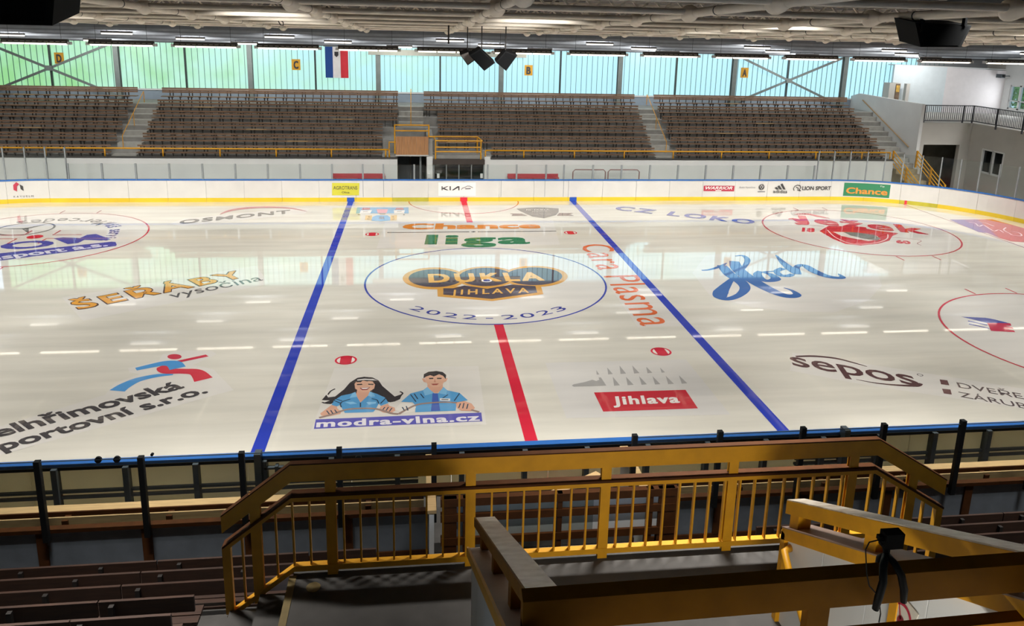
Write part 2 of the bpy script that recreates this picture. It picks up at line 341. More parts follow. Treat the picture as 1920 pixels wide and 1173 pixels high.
# upper room walls above the balcony
mb = MB(); mb.prism([(30.4, 23.4, 4.35), (34.0, 22.9, 4.35), (34.0, 22.9, 7.45), (30.4, 23.4, 7.5)], (0, 0.2, 0))
tag(obj('wall_upper_left', mb, mat('window-tinted white wall', 'cfd9de', 0.7, var=0.03)), 'white wall tinted with window light above the balcony beside the window band', 'wall', kind='structure')  # same white wall; bluish light from the windows is put into its colour
mb = MB(); mb.prism([(34.0, 22.9, 4.35), (38.0, 22.3, 4.35), (38.0, 22.3, 7.32), (34.0, 22.9, 7.45)], (0, 0.2, 0))
tag(obj('wall_upper_mid', mb, mat('white wall clear of window tint', 'dcd8da', 0.7, var=0.03)), 'white wall clear of window tint above the balcony', 'wall', kind='structure')  # same white wall, without the window light in its colour
mb = MB(); mb.prism([(30.4, 23.4, 7.5), (34, 22.9, 7.45), (38.3, 22.3, 7.35), (38.3, WY, 7.35), (30.4, WY, 7.5)], (0, 0, 0.06)); tag(obj('ceiling_room', mb, M_wallw), 'flat white lid over the balcony room', 'ceiling', kind='structure')
mb = MB()
mb.box(38.0, 38.3, -16, 19.9, 4.35, 11); mb.box(38.0, 38.3, 21.7, 22.4, 4.35, 11); mb.box(38.0, 38.3, 19.9, 21.7, 6.4, 11); mb.box(38.0, 38.3, 19.9, 21.7, 4.35, 4.75)
tag(obj('wall_end', mb, M_wallw), 'white upper end wall with the balcony window', 'wall', kind='structure')
mb = MB(); mb.box(39.7, 40, -36, WY, 0, 4.1); mb.box(38, 40, -36, -16, 4.1, 11.5); mb.box(38, 38.3, 22.4, WY, 7.3, 11)
tag(obj('wall_end_low', mb, M_wallg), 'grey outer wall of the end rooms', 'wall', kind='structure')
wt = thing('window_31', (38.1, 20.8, 4.75), 'white casement window with foliage outside, on the balcony', 'window', kind='structure')
for y0 in (19.9, 20.8):
    mb = MB(); mb.box(38.16, 38.18, y0+0.07, y0+0.83, 4.85, 6.32); obj('pane', mb, M_wglass, wt)
    mb = MB(); mb.box(38.05, 38.2, y0, y0+0.08, 4.75, 6.4); mb.box(38.05, 38.2, y0+0.82, y0+0.9, 4.75, 6.4); mb.box(38.05, 38.2, y0, y0+0.9, 4.75, 4.86); mb.box(38.05, 38.2, y0, y0+0.9, 6.3, 6.4); mb.box(38.05, 38.2, y0, y0+0.9, 5.3, 5.36); obj('window_frame', mb, M_wallw, wt)
area('balcony_daylight', (37.95, 20.8, 5.6), 1.6, 1.5, BALC_W, (0, math.radians(90), 0), (0.95, 0.98, 1.0))
tree = thing('tree', (44, 27.5, 0), 'leafy green tree outside the balcony window', 'tree')
mb = MB(); mb.tube([(44.3, 27.5, 0), (44.2, 27.4, 3), (44, 27.6, 6)], [0.25, 0.18, 0.1], 8); obj('trunk', mb, mat('bark', '5a4a3a', 0.9, var=0.3, scale=8), tree)
mb = MB()
for k in range(2600):
    c = Vector((44+random.gauss(0, 1.0), 27.6+random.gauss(0, 1.8), 5.3+random.gauss(0, 1.4))); a = Vector((random.gauss(0, 1), random.gauss(0, 1), random.gauss(0, 1))).normalized()*0.16; bb = a.cross(Vector((random.gauss(0, 1), random.gauss(0, 1), 1))).normalized()*0.09
    mb.add([c-a, c+bb, c+a, c-bb], [(0, 1, 2, 3)])
cr_o = obj('foliage', mb, mat('leaf green', '6c9a4a', 0.6, var=0.3, scale=2), tree); cr_o['kind'] = 'stuff'
# balcony railing, stair down to the floor, small fittings of the end block
br_ = thing('balcony_railing', (31.35, 15.5, 4.35), 'dark steel balcony railing with close bars over the corner', 'railing')
P0, P1, P2 = Vector((28.15, 16.25, 0)), Vector((31.35, 16.25, 0)), Vector((31.35, 8.0, 0))
bb_ = MB(); bb_.box(-0.013, 0.013, -0.013, 0.013, 4.48, 5.38); bar_me = mesh('bar', bb_, M_rail)
for a, c in ((P0, P1), (P1, P2)):
    for z in (5.4, 4.47):
        mb = MB(); mb.bar(a+Vector((0, 0, z)), c+Vector((0, 0, z)), 0.05, 0.05); obj('rail', mb, M_rail, br_)
    n = int((c-a).length/0.13)
    for i in range(n+1): inst('bar', bar_me, br_, a.lerp(c, i/n))
for p in (P0, P0.lerp(P1, .8), P1, P1.lerp(P2, .25), P1.lerp(P2, .5), P1.lerp(P2, .75)):
    mb = MB(); mb.box(p.x-0.035, p.x+0.035, p.y-0.035, p.y+0.035, 4.2, 5.42); obj('post', mb, M_rail, br_)
lst = thing('corner_stair', (27.1, 14.5, 0), 'brown concrete steps from stand A down to the rink floor', 'stair')
for j in range(1, 7):
    mb = MB(); mb.box(26.42, 27.85, 16.22-0.5*j, 16.22-0.5*(j-1), 0, 1.8-0.265*j); obj('step', mb, mat('brown concrete step', '8a7f66', 0.85, var=0.15), lst)
for x, lab in ((26.38, 'yellow stair railing beside the end of the white stand wall'), (27.95, 'yellow stair railing beside the corner passage')):
    t = thing('corner_railing', (x, 14.6, 0.5), lab, 'railing')
    for dz in (0.75, 0.5, 0.27, 0.04):
        mb = MB(); mb.tube([(x, 16.1, 1.85+dz), (x, 13.2, 0.32+dz)], 0.028, 6); obj('rail', mb, M_yel, t)
    for y in (16.1, 14.6, 13.2):
        z = 1.85-(16.1-y)*0.528; mb = MB(); mb.box(x-0.04, x+0.04, y-0.04, y+0.04, max(0, z-0.25), z+0.78); obj('post', mb, M_yel, t)
ni = thing('display_niche', (30.0, 22.6, 4.35), 'grey display column with a golden poster on the balcony', 'display')
mb = MB(); mb.box(29.5, 30.3, 22.3, 23.0, 4.35, 6.35); obj('column', mb, M_wallg, ni)
mb = MB(); mb.box(29.95, 30.26, 22.27, 22.3, 5.1, 6.3); obj('poster', mb, mat('poster brown', '6d5a48', 0.6, var=0.4, scale=5), ni)
mb = MB(); mb.box(29.98, 30.22, 22.25, 22.27, 5.75, 6.2); obj('poster_print', mb, mat('poster gold', 'c9a24a', 0.6, var=0.3, scale=6), ni)
pj = thing('wall_projector', (37.4, 22.0, 6.9), 'grey projector unit on a bracket at the balcony wall', 'projector')
mb = MB(); mb.box(37.2, 37.5, 21.7, 22.2, 6.85, 7.1); obj('body', mb, M_dsteel, pj); mb = MB(); mb.tube([(37.35, 21.7, 6.98), (37.35, 21.6, 6.98)], 0.08, 10); obj('lens', mb, M_black, pj); mb = MB(); mb.box(37.3, 38.0, 21.9, 21.98, 6.95, 7.0); obj('bracket', mb, M_dsteel, pj)
mb = MB(); mb.box(30.95, 31.2, 22.6, 22.9, 4.35, 6.3); tag(obj('wall_pier', mb, M_wallg), 'narrow grey pier standing against the white wall tinted with window light', 'pier', kind='structure')
# ================================================================== FAR STAND
def ty(k): return 16.25+1.0*k
def tz(k): return 1.80+0.53*k
cut = {0: (-4.5, 1.7), 1: (-4.5, -1.35), 2: (-4.5, -1.35)}
mb = MB()
for k in range(6):
    z0 = tz(k)-0.75 if k else 1.0
    y1 = ty(k+1)+0.3 if k < 5 else WY
    segs = [(-37, cut[k][0]), (cut[k][1], 27.9)] if k in cut else [(-37, 27.9)]
    for a, c in segs: mb.box(a, c, ty(k), y1, z0, tz(k))
ter = obj('floor_terrace', mb, M_conc, loc=(0, 16.25, 0)); tag(ter, 'stepped grey concrete terrace of the far stand', 'terrace', kind='structure')
wm = mat('white stand front', 'd0d1cf', 0.6, var=0.04, scale=0.8)
mb = MB(); mb.box(-37, -3.65, 16.0, 16.25, 0, 2.02); mb.box(-2.0, -1.66, 16.0, 16.25, 0, 2.15); mb.box(1.28, 26.4, 16.0, 16.25, 0, 2.02); mb.box(1.28, 1.62, 15.98, 16.25, 1.9, 2.15)
tag(obj('wall_stand_front', mb, wm), 'white painted front wall of the far stand', 'wall', kind='structure')
mb = MB(); mb.box(-37, -3.65, 15.96, 16.25, 2.02, 2.08); mb.box(1.62, 26.4, 15.96, 16.25, 2.02, 2.08)
tag(obj('trim_1', mb, mat('dark coping', '3c3a38', 0.7, var=0.1)), 'dark coping strip along the stand front wall', 'trim', kind='structure')
# tunnel portal block
mb = MB(); mb.box(-4.5, -3.65, 16.25, 19.3, 0, 2.2); mb.box(-2.0, -1.66, 16.25, 19.3, 0, 3.3); mb.box(-3.65, -2.0, 18.9, 19.25, 0, 2.3); mb.box(-3.75, -1.9, 16.3, 19.25, 2.25, 2.4)
mb.box(-4.5, -3.75, 17.25, 19.3, 2.2, 2.9); mb.box(-1.66, 1.7, 16.25, 17.25, 2.0, 2.2); mb.box(-1.66, -1.35, 17.2, 19.3, 2.2, 2.9)
tag(obj('tunnel_portal', mb, M_conc), 'grey concrete block around the player tunnel', 'portal', kind='structure')
mb = MB(); mb.box(-3.62, -2.98, 18.7, 18.88, 0, 2.2); td = thing('door_3', (-2.8, 18.8, 0), 'dark steel doors inside the player tunnel', 'door', kind='structure')
obj('door_leaf', mb, M_dsteel, td); mb = MB(); mb.box(-2.9, -2.1, 18.7, 18.88, 0, 2.2); obj('door_leaf', mb, mat('dark door', '33373a', 0.6, var=0.1), td)
mb = MB(); mb.tube([(-2.35, 16.5, 0.1), (-2.35, 16.5, 2.2)], 0.06, 10); obj('pipe', mb, M_galv, td)
pn = thing('wood_parapet', (-2.85, 16.1, 2.2), 'honey wood panel parapet above the player tunnel', 'parapet')
for k in range(8):
    mb = MB(); x0 = -3.72+k*0.227; mb.box(x0, x0+0.222, 16.05, 16.12, 2.25, 3.28); obj('board', mb, M_wood, pn)
mb = MB(); mb.box(-3.75, -1.9, 16.0, 16.16, 2.17, 2.25); obj('bottom_rail', mb, M_wallg, pn)
# aisle half steps
aisles = [(-19.2, -17.9, range(0, 6), 'grey concrete aisle stair between stands D and C'), (-3.65, -2.15, range(3, 6), 'grey concrete aisle stair above the player tunnel'),
          (11.62, 12.75, range(0, 6), 'grey concrete aisle stair between stands B and A'), (26.35, 27.85, range(0, 6), 'grey concrete end stair beside the white wall')]
M_step = mat('light concrete step', 'a3a29c', 0.8, var=0.1, scale=4)
for (xa, xb, ks, lab) in aisles:
    st = thing('aisle_stair', ((xa+xb)/2, ty(ks[0])+0.5, tz(ks[0])), lab, 'stair')
    for k in ks:
        if k == 5: continue
        mb = MB(); mb.box(xa, xb, ty(k)+0.5, ty(k+1)+0.02, tz(k)-0.02, tz(k)+0.265); obj('step', mb, M_step, st)
        mb = MB(); mb.box(xa, xb, ty(k+1)-0.01, ty(k+1)+0.5, tz(k+1)-0.04, tz(k+1)+0.012); obj('step', mb, M_step, st)
    if ks[0] == 0:
        mb = MB(); mb.box(xa, xb, ty(0)+0.0, ty(0)+0.5, tz(0)-0.02, tz(0)+0.02); obj('step', mb, M_step, st)
# ---- benches
def support_mesh(fat):
    mb = MB(); w = 0.05 if fat else 0.035
    for dx in ((-0.09, 0.09) if fat else (0,)):
        mb.box(dx-w/2, dx+w/2, 0.36, 0.41, 0.40, 0.80); mb.box(dx-w/2, dx+w/2, 0.0, 0.40, 0.33, 0.385); mb.box(dx-w/2, dx+w/2, 0.10, 0.16, 0.0, 0.35)
    if fat: mb.box(-0.09, 0.09, 0.37, 0.40, 0.72, 0.78)
    return mesh('support', mb, M_iron)
SUP = [support_mesh(True), support_mesh(False)]
ordn = ['lowest', 'second', 'third', 'fourth', 'fifth', 'topmost']
def bench(x0, x1, k, block):
    y = ty(k)+0.3; z = tz(k); t = thing('bench', ((x0+x1)/2, y, z), 'brown slatted bench of stand block %s, %s row above the white wall' % (block, ordn[k]), 'bench', 'benches of the far stand')
    for j, yy in enumerate((0.02, 0.21)):
        mb = MB(); mb.box(x0, x1, y+yy, y+yy+0.17, z+0.385, z+0.43); obj('seat_slat', mb, M_bench, t)
    for zz in ((0.50, 0.66) if k < 5 else (0.55, 0.66, 0.77)):
        mb = MB(); mb.box(x0, x1, y+0.33, y+0.365, z+zz+0.06, z+zz+0.15); obj('back_slat', mb, M_bench, t)
    if random.random() < 0.75:
        xa = random.uniform(x0, x1-2); mb = MB(); mb.box(xa, xa+1.15, y+0.0, y+0.19, z+0.40, z+0.44); obj('replaced_slat', mb, M_bench2, t)
    n = int((x1-x0)/0.56); xs = x0+0.25
    for i in range(n):
        xx = xs+0.56*i+(0.28 if k % 2 else 0)
        if xx < x1-0.1: inst('support', SUP[i % 2], t, (xx, y, z))
for k in range(6):
    bench(-30.5, -19.25, k, 'D')
    bench(-17.85, -4.55 if k <= 2 else -3.7, k, 'C')
    bench(1.75 if k == 0 else (-1.3 if k <= 3 else -2.1), 11.55, k, 'B')
    bench(12.85, 26.3, k, 'A')
# ---- yellow railings of the far stand
def rail_run(xs, y, z0, zt, lab):
    t = thing('yellow_railing', ((xs[0]+xs[-1])/2, y, z0), lab, 'railing')
    mb = MB(); mb.tube([(xs[0], y, zt), (xs[-1], y, zt)], 0.045, 8); obj('top_rail', mb, M_yel, t, smooth=True)
    for x in xs:
        mb = MB(); mb.tube([(x, y, z0), (x, y, zt)], 0.04, 8); obj('post', mb, M_yel, t, smooth=True)
    return t
rail_run([-31.3+3.0*i for i in range(10)]+[-4.1], 16.15, 2.07, 2.52, 'low yellow tube railing before the benches of stands D and C')
rail_run([1.35]+[3.57+2.97*i for i in range(8)]+[26.2], 16.15, 2.07, 2.50, 'low yellow tube railing before the benches of stands B and A')
t = thing('yellow_railing', (-2.85, 16.1, 2.2), 'yellow tube railing over the wood parapet of the tunnel', 'railing')
for pts in ([(-4.1, 16.12, 2.6), (-4.1, 16.12, 2.95), (-3.72, 16.12, 2.95)], [(-3.78, 16.1, 2.3), (-3.78, 16.1, 3.95)], [(-3.78, 16.1, 3.92), (-1.85, 16.1, 3.92)], [(-1.88, 16.1, 3.25), (-1.88, 16.1, 3.95)], [(-3.78, 16.1, 3.6), (-1.88, 16.1, 3.6)], [(-1.88, 16.1, 3.28), (-1.5, 16.1, 3.28)]):
    mb = MB(); mb.tube(pts, 0.04, 8); obj('rail', mb, M_yel, t)
t = thing('yellow_railing', (-0.2, 16.6, 2.2), 'yellow railing cage on the roof of the officials booth', 'railing')
for pts in ([(-1.5, 16.1, 3.05), (1.15, 16.1, 3.05)], [(-1.5, 16.1, 2.68), (1.05, 16.1, 2.68)], [(-1.5, 16.1, 2.43), (1.05, 16.1, 2.43)], [(-1.5, 16.1, 2.0), (-1.5, 16.1, 3.05)], [(1.08, 16.1, 2.0), (1.08, 16.1, 3.05)],
            [(-1.6, 17.1, 3.15), (0.95, 17.1, 3.15)], [(-1.6, 17.1, 3.15), (-1.5, 16.1, 3.05)], [(0.95, 17.1, 3.15), (1.15, 16.1, 3.05)], [(0.95, 17.1, 2.2), (0.95, 17.1, 3.15)]):
    mb = MB(); mb.tube(pts, 0.04, 8); obj('rail', mb, M_yel, t)
for (x, ya, yb, lab) in ((-18.7, 17.2, 21.2, 'thin yellow handrail on the aisle stair between stands D and C'), (12.3, 17.0, 21.6, 'thin yellow handrail on the aisle stair between stands B and A'), (-2.9, 19.4, 21.8, 'thin yellow handrail on the stair above the tunnel')):
    za = tz(0)+0.53*(ya-16.25); zb = tz(0)+0.53*(yb-16.25)
    t = thing('stair_handrail', (x, ya, za), lab, 'handrail')
    mb = MB(); mb.tube([(x, ya, za+0.1), (x, ya, za+0.75), (x, yb, zb+0.75), (x, yb, zb+0.1)], 0.022, 6); obj('rail', mb, M_yel, t)
    mb = MB(); mb.tube([(x, (ya+yb)/2, (za+zb)/2+0.75), (x, (ya+yb)/2, (za+zb)/2)], 0.02, 6); obj('post', mb, M_yel, t)
# officials booth front under the cage
bo = thing('officials_booth', (-0.2, 16.0, 0), 'glazed officials booth under the dark fascia beside the tunnel', 'booth')
mb = MB(); mb.box(-1.66, 1.3, 15.9, 16.2, 1.72, 2.0); obj('fascia', mb, mat('dark brown fascia', '3b312b', 0.6, var=0.1), bo)
mb = MB(); mb.box(-1.62, 1.26, 16.0, 16.2, 0, 0.75); obj('base', mb, M_wallg, bo)
for k in range(4):
    x0 = -1.6+k*0.715; mb = MB(); mb.box(x0+0.03, x0+0.69, 16.05, 16.07, 0.75, 1.72); obj('pane', mb, M_dglass, bo)
    mb = MB(); mb.box(x0-0.03, x0+0.03, 16.0, 16.12, 0.75, 1.72); obj('mullion', mb, M_galv, bo)
mb = MB(); mb.box(1.23, 1.29, 16.0, 16.12, 0.75, 1.72); obj('mullion', mb, M_galv, bo)
mb = MB(); mb.box(-1.6, 1.26, 17.9, 18.0, 0, 2.0); mb.box(-1.62, -1.6, 16.2, 18, 0, 2); obj('back_wall', mb, mat('booth inside', '6f6e69', 0.9, var=0.15), bo)
mb = MB(); mb.box(-1.5, 1.2, 16.3, 16.8, 0.78, 0.84); obj('desk', mb, M_wallw, bo)
mb = MB(); mb.box(-0.8, -0.3, 17.84, 17.9, 1.6, 1.68); obj('lamp_strip', mb, M_strip, bo)
mb = MB(); mb.tube([(-0.82, 17.85, 1.35), (-0.82, 17.9, 1.35)], 0.09, 14); obj('wall_clock', mb, M_wallw, bo)
for x in (-1.95, -1.42, 1.05):
    mb = MB(); mb.box(x, x+0.14, 15.84, 15.98, 0.95, 1.2)
    tag(obj('fire_call_box', mb, M_wallw), 'small white box fixed on the booth front', 'box', 'white boxes on the booth front')
for i, (xa, xb, lab) in enumerate(((-7.25, -4.35, 'long red bench behind the far boards by the blue line'), (2.6, 5.55, 'long red bench behind the far boards right of the booth'))):
    t = thing('red_bench', ((xa+xb)/2, 15.6, 0), lab, 'bench')
    mb = MB(); mb.box(xa, xb, 15.4, 15.75, 1.0, 1.06); obj('seat', mb, M_red, t)
    mb = MB(); mb.box(xa, xb, 15.75, 15.8, 1.06, 1.22); obj('backrest', mb, M_red, t)
    for x in (xa+0.2, (xa+xb)/2, xb-0.2):
        mb = MB(); mb.box(x-0.03, x+0.03, 15.42, 15.78, 0, 1.0); obj('leg', mb, M_galv, t)
for i, (xa, xb, lab) in enumerate(((6.3, 8.2, 'hockey goal frame stored behind the boards next to the red bench'), (8.36, 10.2, 'hockey goal frame stored behind the boards farther from the red bench'))):
    t = thing('goal_frame', ((xa+xb)/2, 15.3, 0), lab, 'goal')
    mb = MB(); mb.tube([(xa, 15.2, 0), (xa, 15.2, 1.45), (xa+0.12, 15.2, 1.57), (xb-0.12, 15.2, 1.57), (xb, 15.2, 1.45), (xb, 15.2, 0)], 0.035, 8); obj('frame', mb, mat('grey red frame', '8a6a68', 0.5, var=0.1), t)
    mb = MB()
    for j in range(16):
        x = xa+0.1+(xb-xa-0.2)*j/15; mb.tube([(x, 15.25, 1.5), (x, 15.7, 1.2), (x, 15.85, 0.05)], 0.005, 3, False)
    for j in range(8):
        z = 0.15+j*0.17; mb.tube([(xa+0.1, 15.75, z), (xb-0.1, 15.75, z)], 0.005, 3, False)
    n = obj('net', mb, M_wallw, t); n['kind'] = 'stuff'
# letter signs, flag
M_sign = mat('amber sign', 'd9a01e', 0.5, var=0.05)
SIGN_POS = {'D': -24.45, 'C': -10.2, 'B': 4.85, 'A': 19.85}
for ch, x in SIGN_POS.items():
    z = {'D': 6.9, 'C': 6.77, 'B': 6.68, 'A': 6.78}[ch]
    t = thing('block_sign', (x, WY-0.1, z-0.35), 'amber sign with black letter %s hung on the window band' % ch, 'sign')
    mb = MB(); mb.box(x-0.27, x+0.27, WY-0.12, WY-0.08, z-0.34, z+0.34); obj('plate', mb, M_sign, t); SIGN_POS[ch] = (x, z, t)
fl = thing('flag', (-7.6, WY-0.5, 6.0), 'hanging blue white and red flag with a small crest', 'flag')
for (a, c, col) in ((-8.32, -7.84, '1f4a93'), (-7.84, -7.36, 'e8e6e6'), (-7.36, -6.88, 'd2333f')):
    mb = MB(); n = 6
    for i in range(n):
        xa = a+(c-a)*i/n; xb = a+(c-a)*(i+1)/n; f = lambda x: WY-0.5+0.03*math.sin(x*9)
        mb.add([(xa, f(xa), 6.0), (xb, f(xb), 6.0), (xb, f(xb), 7.95), (xa, f(xa), 7.95), (xa, f(xa)+.01, 6.0), (xb, f(xb)+.01, 6.0), (xb, f(xb)+.01, 7.95), (xa, f(xa)+.01, 7.95)], [(0, 1, 2, 3), (7, 6, 5, 4)])
    obj('stripe', mb, mat('flag cloth '+col, col, 0.8, var=0.05), fl)
mb = MB(); mb.prism([(-7.72, WY-0.56, 7.65), (-7.48, WY-0.56, 7.65), (-7.48, WY-0.56, 7.42), (-7.6, WY-0.56, 7.3), (-7.72, WY-0.56, 7.42)], (0, 0.01, 0)); obj('crest', mb, mat('crest black', '2c2a30', 0.7, var=0.1), fl)
mb = MB(); mb.tube([(-8.4, WY-0.5, 7.97), (-6.8, WY-0.5, 7.97)], 0.02, 6); mb.tube([(-8.3, WY-0.5, 7.97), (-8.3, WY-0.5, 8.12)], 0.012, 5); mb.tube([(-6.9, WY-0.5, 7.97), (-6.9, WY-0.5, 8.12)], 0.012, 5); obj('pole', mb, M_galv, fl)
bn = thing('banner_beam', (0, WY-0.6, 7.45), 'long beige sign beam across the top of the window band', 'sign')
mb = MB(); mb.box(-5.6, 4.6, WY-0.65, WY-0.55, 7.5, 7.85); obj('board', mb, mat('beige board', 'aeb0a4', 0.7, var=0.05), bn)
for i in range(13):
    mb = MB(); x = -1.2+i*0.36; mb.box(x, x+0.2, WY-0.67, WY-0.64, 7.72, 7.8); obj('lamp_slot', mb, M_iron, bn)
# ================================================================== TUBE GRID UNDER THE ROOF
gf = thing('space_frame', (3, 0, 9.0), 'cream lagged tube grid with bell collars under the roof', 'space frame')
GX = [-33+4*i for i in range(18)]; GY = [-24, -20, -16, -12, -8, -4, 0, 4, 8, 12]
for y in GY:
    z = rz(y)+0.03; mb = MB(); mb.tube([(-36.9, y, z), (37.8, y, z)], 0.066, 12); obj('cross_tube', mb, M_pipe, gf, smooth=True)
for x in GX:
    mb = MB(); mb.tube([(x, -30, rz(-30)), (x, 13.0, rz(13.0))], 0.088, 12); obj('long_tube', mb, M_pipe, gf, smooth=True)
bm_ = MB(); ys = [-0.34, -0.30, -0.14, -0.02, 0.10, 0.16, 0.165]; rs = [0.09, 0.10, 0.13, 0.165, 0.185, 0.178, 0.09]
bm_.tube([(0, a, -0.0215*a) for a in ys], rs, 14); bell = mesh('collar', bm_, M_pipe, True)
rg = MB(); rg.tube([(0, -0.02, 0), (0, 0.02, 0)], 0.094, 12); ring = mesh('clamp_ring', rg, mat('black clamp', '1d1c1b', 0.6, var=0))
for x in GX:
    for y in GY:
        inst('collar', bell, gf, (x, y, rz(y)))
        if y > -20: inst('clamp_ring', ring, gf, (x, y+2.55, rz(y+2.55)))
# zig-zag roof trusses above the grid
for y in GY[1:]:
    z0 = rz(y)+0.2; z1 = rz(y)+0.55
    tr = thing('roof_truss', (0, y+0.1, z0), 'light zig-zag lattice truss above the tube grid', 'truss', 'lattice trusses under the roof deck')
    mb = MB(); mb.box(-36.9, 37.9, y+0.05, y+0.15, z0, z0+0.06); obj('bottom_chord', mb, M_pipe, tr)
    mb = MB(); mb.box(-36.9, 37.9, y+0.05, y+0.15, z1, z1+0.06); obj('top_chord', mb, M_pipe, tr)
    mb = MB(); x = -36.5; i = 0
    while x < 37.5:
        mb.bar((x, y+0.1, z0+0.05), (x+0.3, y+0.1, z1), 0.05, 0.05) if i % 2 == 0 else mb.bar((x, y+0.1, z1), (x+0.3, y+0.1, z0+0.05), 0.05, 0.05)
        x += 0.3; i += 1
    o = obj('lattice', mb, M_pipe, tr); o['kind'] = 'stuff'
# thick dark tube high over the near side
mb = MB(); mb.tube([(-1.5, -14.6, 10.02), (9.5, -14.6, 10.02)], 0.2, 16); tag(obj('dark_tube', mb, mat('dark tube paint', '3b3b40', 0.5, 0.3, var=0.1), smooth=True), 'dark round tube hung under the roof', 'duct')
# ---- far lamp row: 3 m housings, three tubes each
FY, FZ = 13.45, 8.03
hb = MB(); hb.add([(-1.52, -0.16, 0.07), (1.52, -0.16, 0.07), (1.52, 0.16, 0.07), (-1.52, 0.16, 0.07), (-1.52, -0.06, 0.26), (1.52, -0.06, 0.26), (1.52, 0.06, 0.26), (-1.52, 0.06, 0.26)], [(3, 2, 1, 0), (4, 5, 6, 7), (0, 1, 5, 4), (1, 2, 6, 5), (2, 3, 7, 6), (3, 0, 4, 7)])
M_hous = mat('dark lamp housing', '4a4644', 0.55, var=0.1)
hous = mesh('housing', hb, M_hous)
tb = MB(); tb.tube([(-0.46, 0, 0.03), (0.46, 0, 0.03)], 0.05, 8); tube_me = mesh('lamp_tube', tb, M_lamp)
rf = MB(); rf.box(-1.5, 1.5, -0.15, 0.15, 0.055, 0.07); refl = mesh('reflector', rf, mat('white reflector', 'f4f2ea', 0.4, var=0))
ec = MB(); ec.box(-0.09, 0.09, -0.12, 0.12, 0.0, 0.14); ecap = mesh('end_cap', ec, M_wallw)
vs_ = MB(); vs_.box(-0.09, 0.09, -0.165, -0.13, 0.13, 0.15); vslot = mesh('vent_slot', vs_, mat('slot light', 'b8b4aa', 0.5, var=0))
for i in range(16):
    x = -25.0+4*i
    if x > 37: break
    t = thing('lamp_fixture', (x, FY, FZ), 'long strip luminaire hung in a row before the far stand', 'lamp', 'strip luminaires over the far boards')
    hs_ = inst('housing', hous, t, (x, FY, FZ)); inst('reflector', refl, t, (x, FY, FZ))
    for d in (-1, 0, 1): inst('lamp_tube', tube_me, t, (x+d, FY, FZ))
    for d in (-1.56, 1.56): inst('end_cap', ecap, hs_, (x+d, FY, FZ))
    for j in range(11): inst('vent_slot', vslot, hs_, (x-1.35+0.27*j, FY+0.03, FZ))
    mb = MB(); mb.tube([(x-1.2, FY, FZ+0.25), (x-1.2, FY, cz(FY)-0.01)], 0.008, 4); mb.tube([(x+1.2, FY, FZ+0.25), (x+1.2, FY, cz(FY)-0.01)], 0.008, 4); obj('hanger', mb, M_iron, t)
# ---- strip lights on the far ceiling
sl = MB(); sl.box(-0.75, 0.75, -0.06, 0.06, -0.05, 0.03); slm = mesh('strip_tube', sl, M_strip)
for i in range(22):
    x = -27+2.9*i+random.uniform(-0.4, 0.4); y = (15.6, 18.3, 20.9)[i % 3]; z = cz(y)-0.31
    t = thing('strip_light', (x, y, z), 'small fluorescent strip on the sloping ceiling over the far stand', 'lamp', 'fluorescent strips over the far stand')
    inst('strip_tube', slm, t, (x, y, z)); mb = MB(); mb.box(x-0.78, x+0.78, y-0.05, y+0.05, z+0.03, z+0.12); obj('strip_housing', mb, M_hous, t); mb = MB(); mb.tube([(x-0.5, y, z+0.1), (x-0.5, y, cz(y)-0.005)], 0.01, 4); mb.tube([(x+0.5, y, z+0.1), (x+0.5, y, cz(y)-0.005)], 0.01, 4); obj('hanger', mb, M_iron, t)
    a = area('strip_light_lamp', (0, 0, 0), 1.4, 0.1, STRIP_W, col=(1, 0.98, 0.95)); a.parent = t; a.location = (0, 0.07, -0.06); a.rotation_euler = (math.radians(50), 0, 0)
# ---- fill lamps added above the tube grid to brighten ice and far stand
nm = MB(); nm.box(-1.05, 1.05, -0.13, 0.13, 0.0, 0.1); nmm = mesh('housing', nm, M_hous)
for y, tilt, pw in ((-19.0, -6, 0.9), (-14.0, 10, 0.88), (-10.0, 34, 0.85), (-6.0, 43, 0.75), (-2.0, 41, 0.5), (2.0, 40, 0.46), (6.0, 36, 0.46)):
    for i in range(9):
        x = -31+8*i
        if x > 37: continue
        z = rz(y)+0.6
        t = thing('fill_lamp', (x, y, z), 'added fill light box above the tube grid, tilted to the far stand', 'lamp', 'added fill light boxes above the tube grid')
        h = inst('housing', nmm, t, (x, y, z)); h.rotation_euler = (math.radians(tilt), 0, 0)
        mb = MB(); mb.tube([(x-0.8, y, z+0.05), (x-0.8, y, rz(y)+1.0)], 0.015, 5); mb.tube([(x+0.8, y, z+0.05), (x+0.8, y, rz(y)+1.0)], 0.015, 5); obj('hanger', mb, M_iron, t)
        a = area('fill_lamp_light', (0, 0, 0), 2.0, 0.22, FILL_W*pw, col=(1, 0.975, 0.93), spread=72)
        a.parent = t; tr_ = math.radians(tilt); a.location = (0, 0.02*math.sin(tr_), -0.02*math.cos(tr_)); a.rotation_euler = (tr_, 0, 0)
# ---- loudspeakers
def speaker(name, pts, off, lab, front=None):
    t = thing(name, sum((Vector(p) for p in pts), Vector())/len(pts), lab, 'speaker'); mb = MB(); mb.prism(pts, off); obj('cabinet', mb, M_speak, t)
    return t
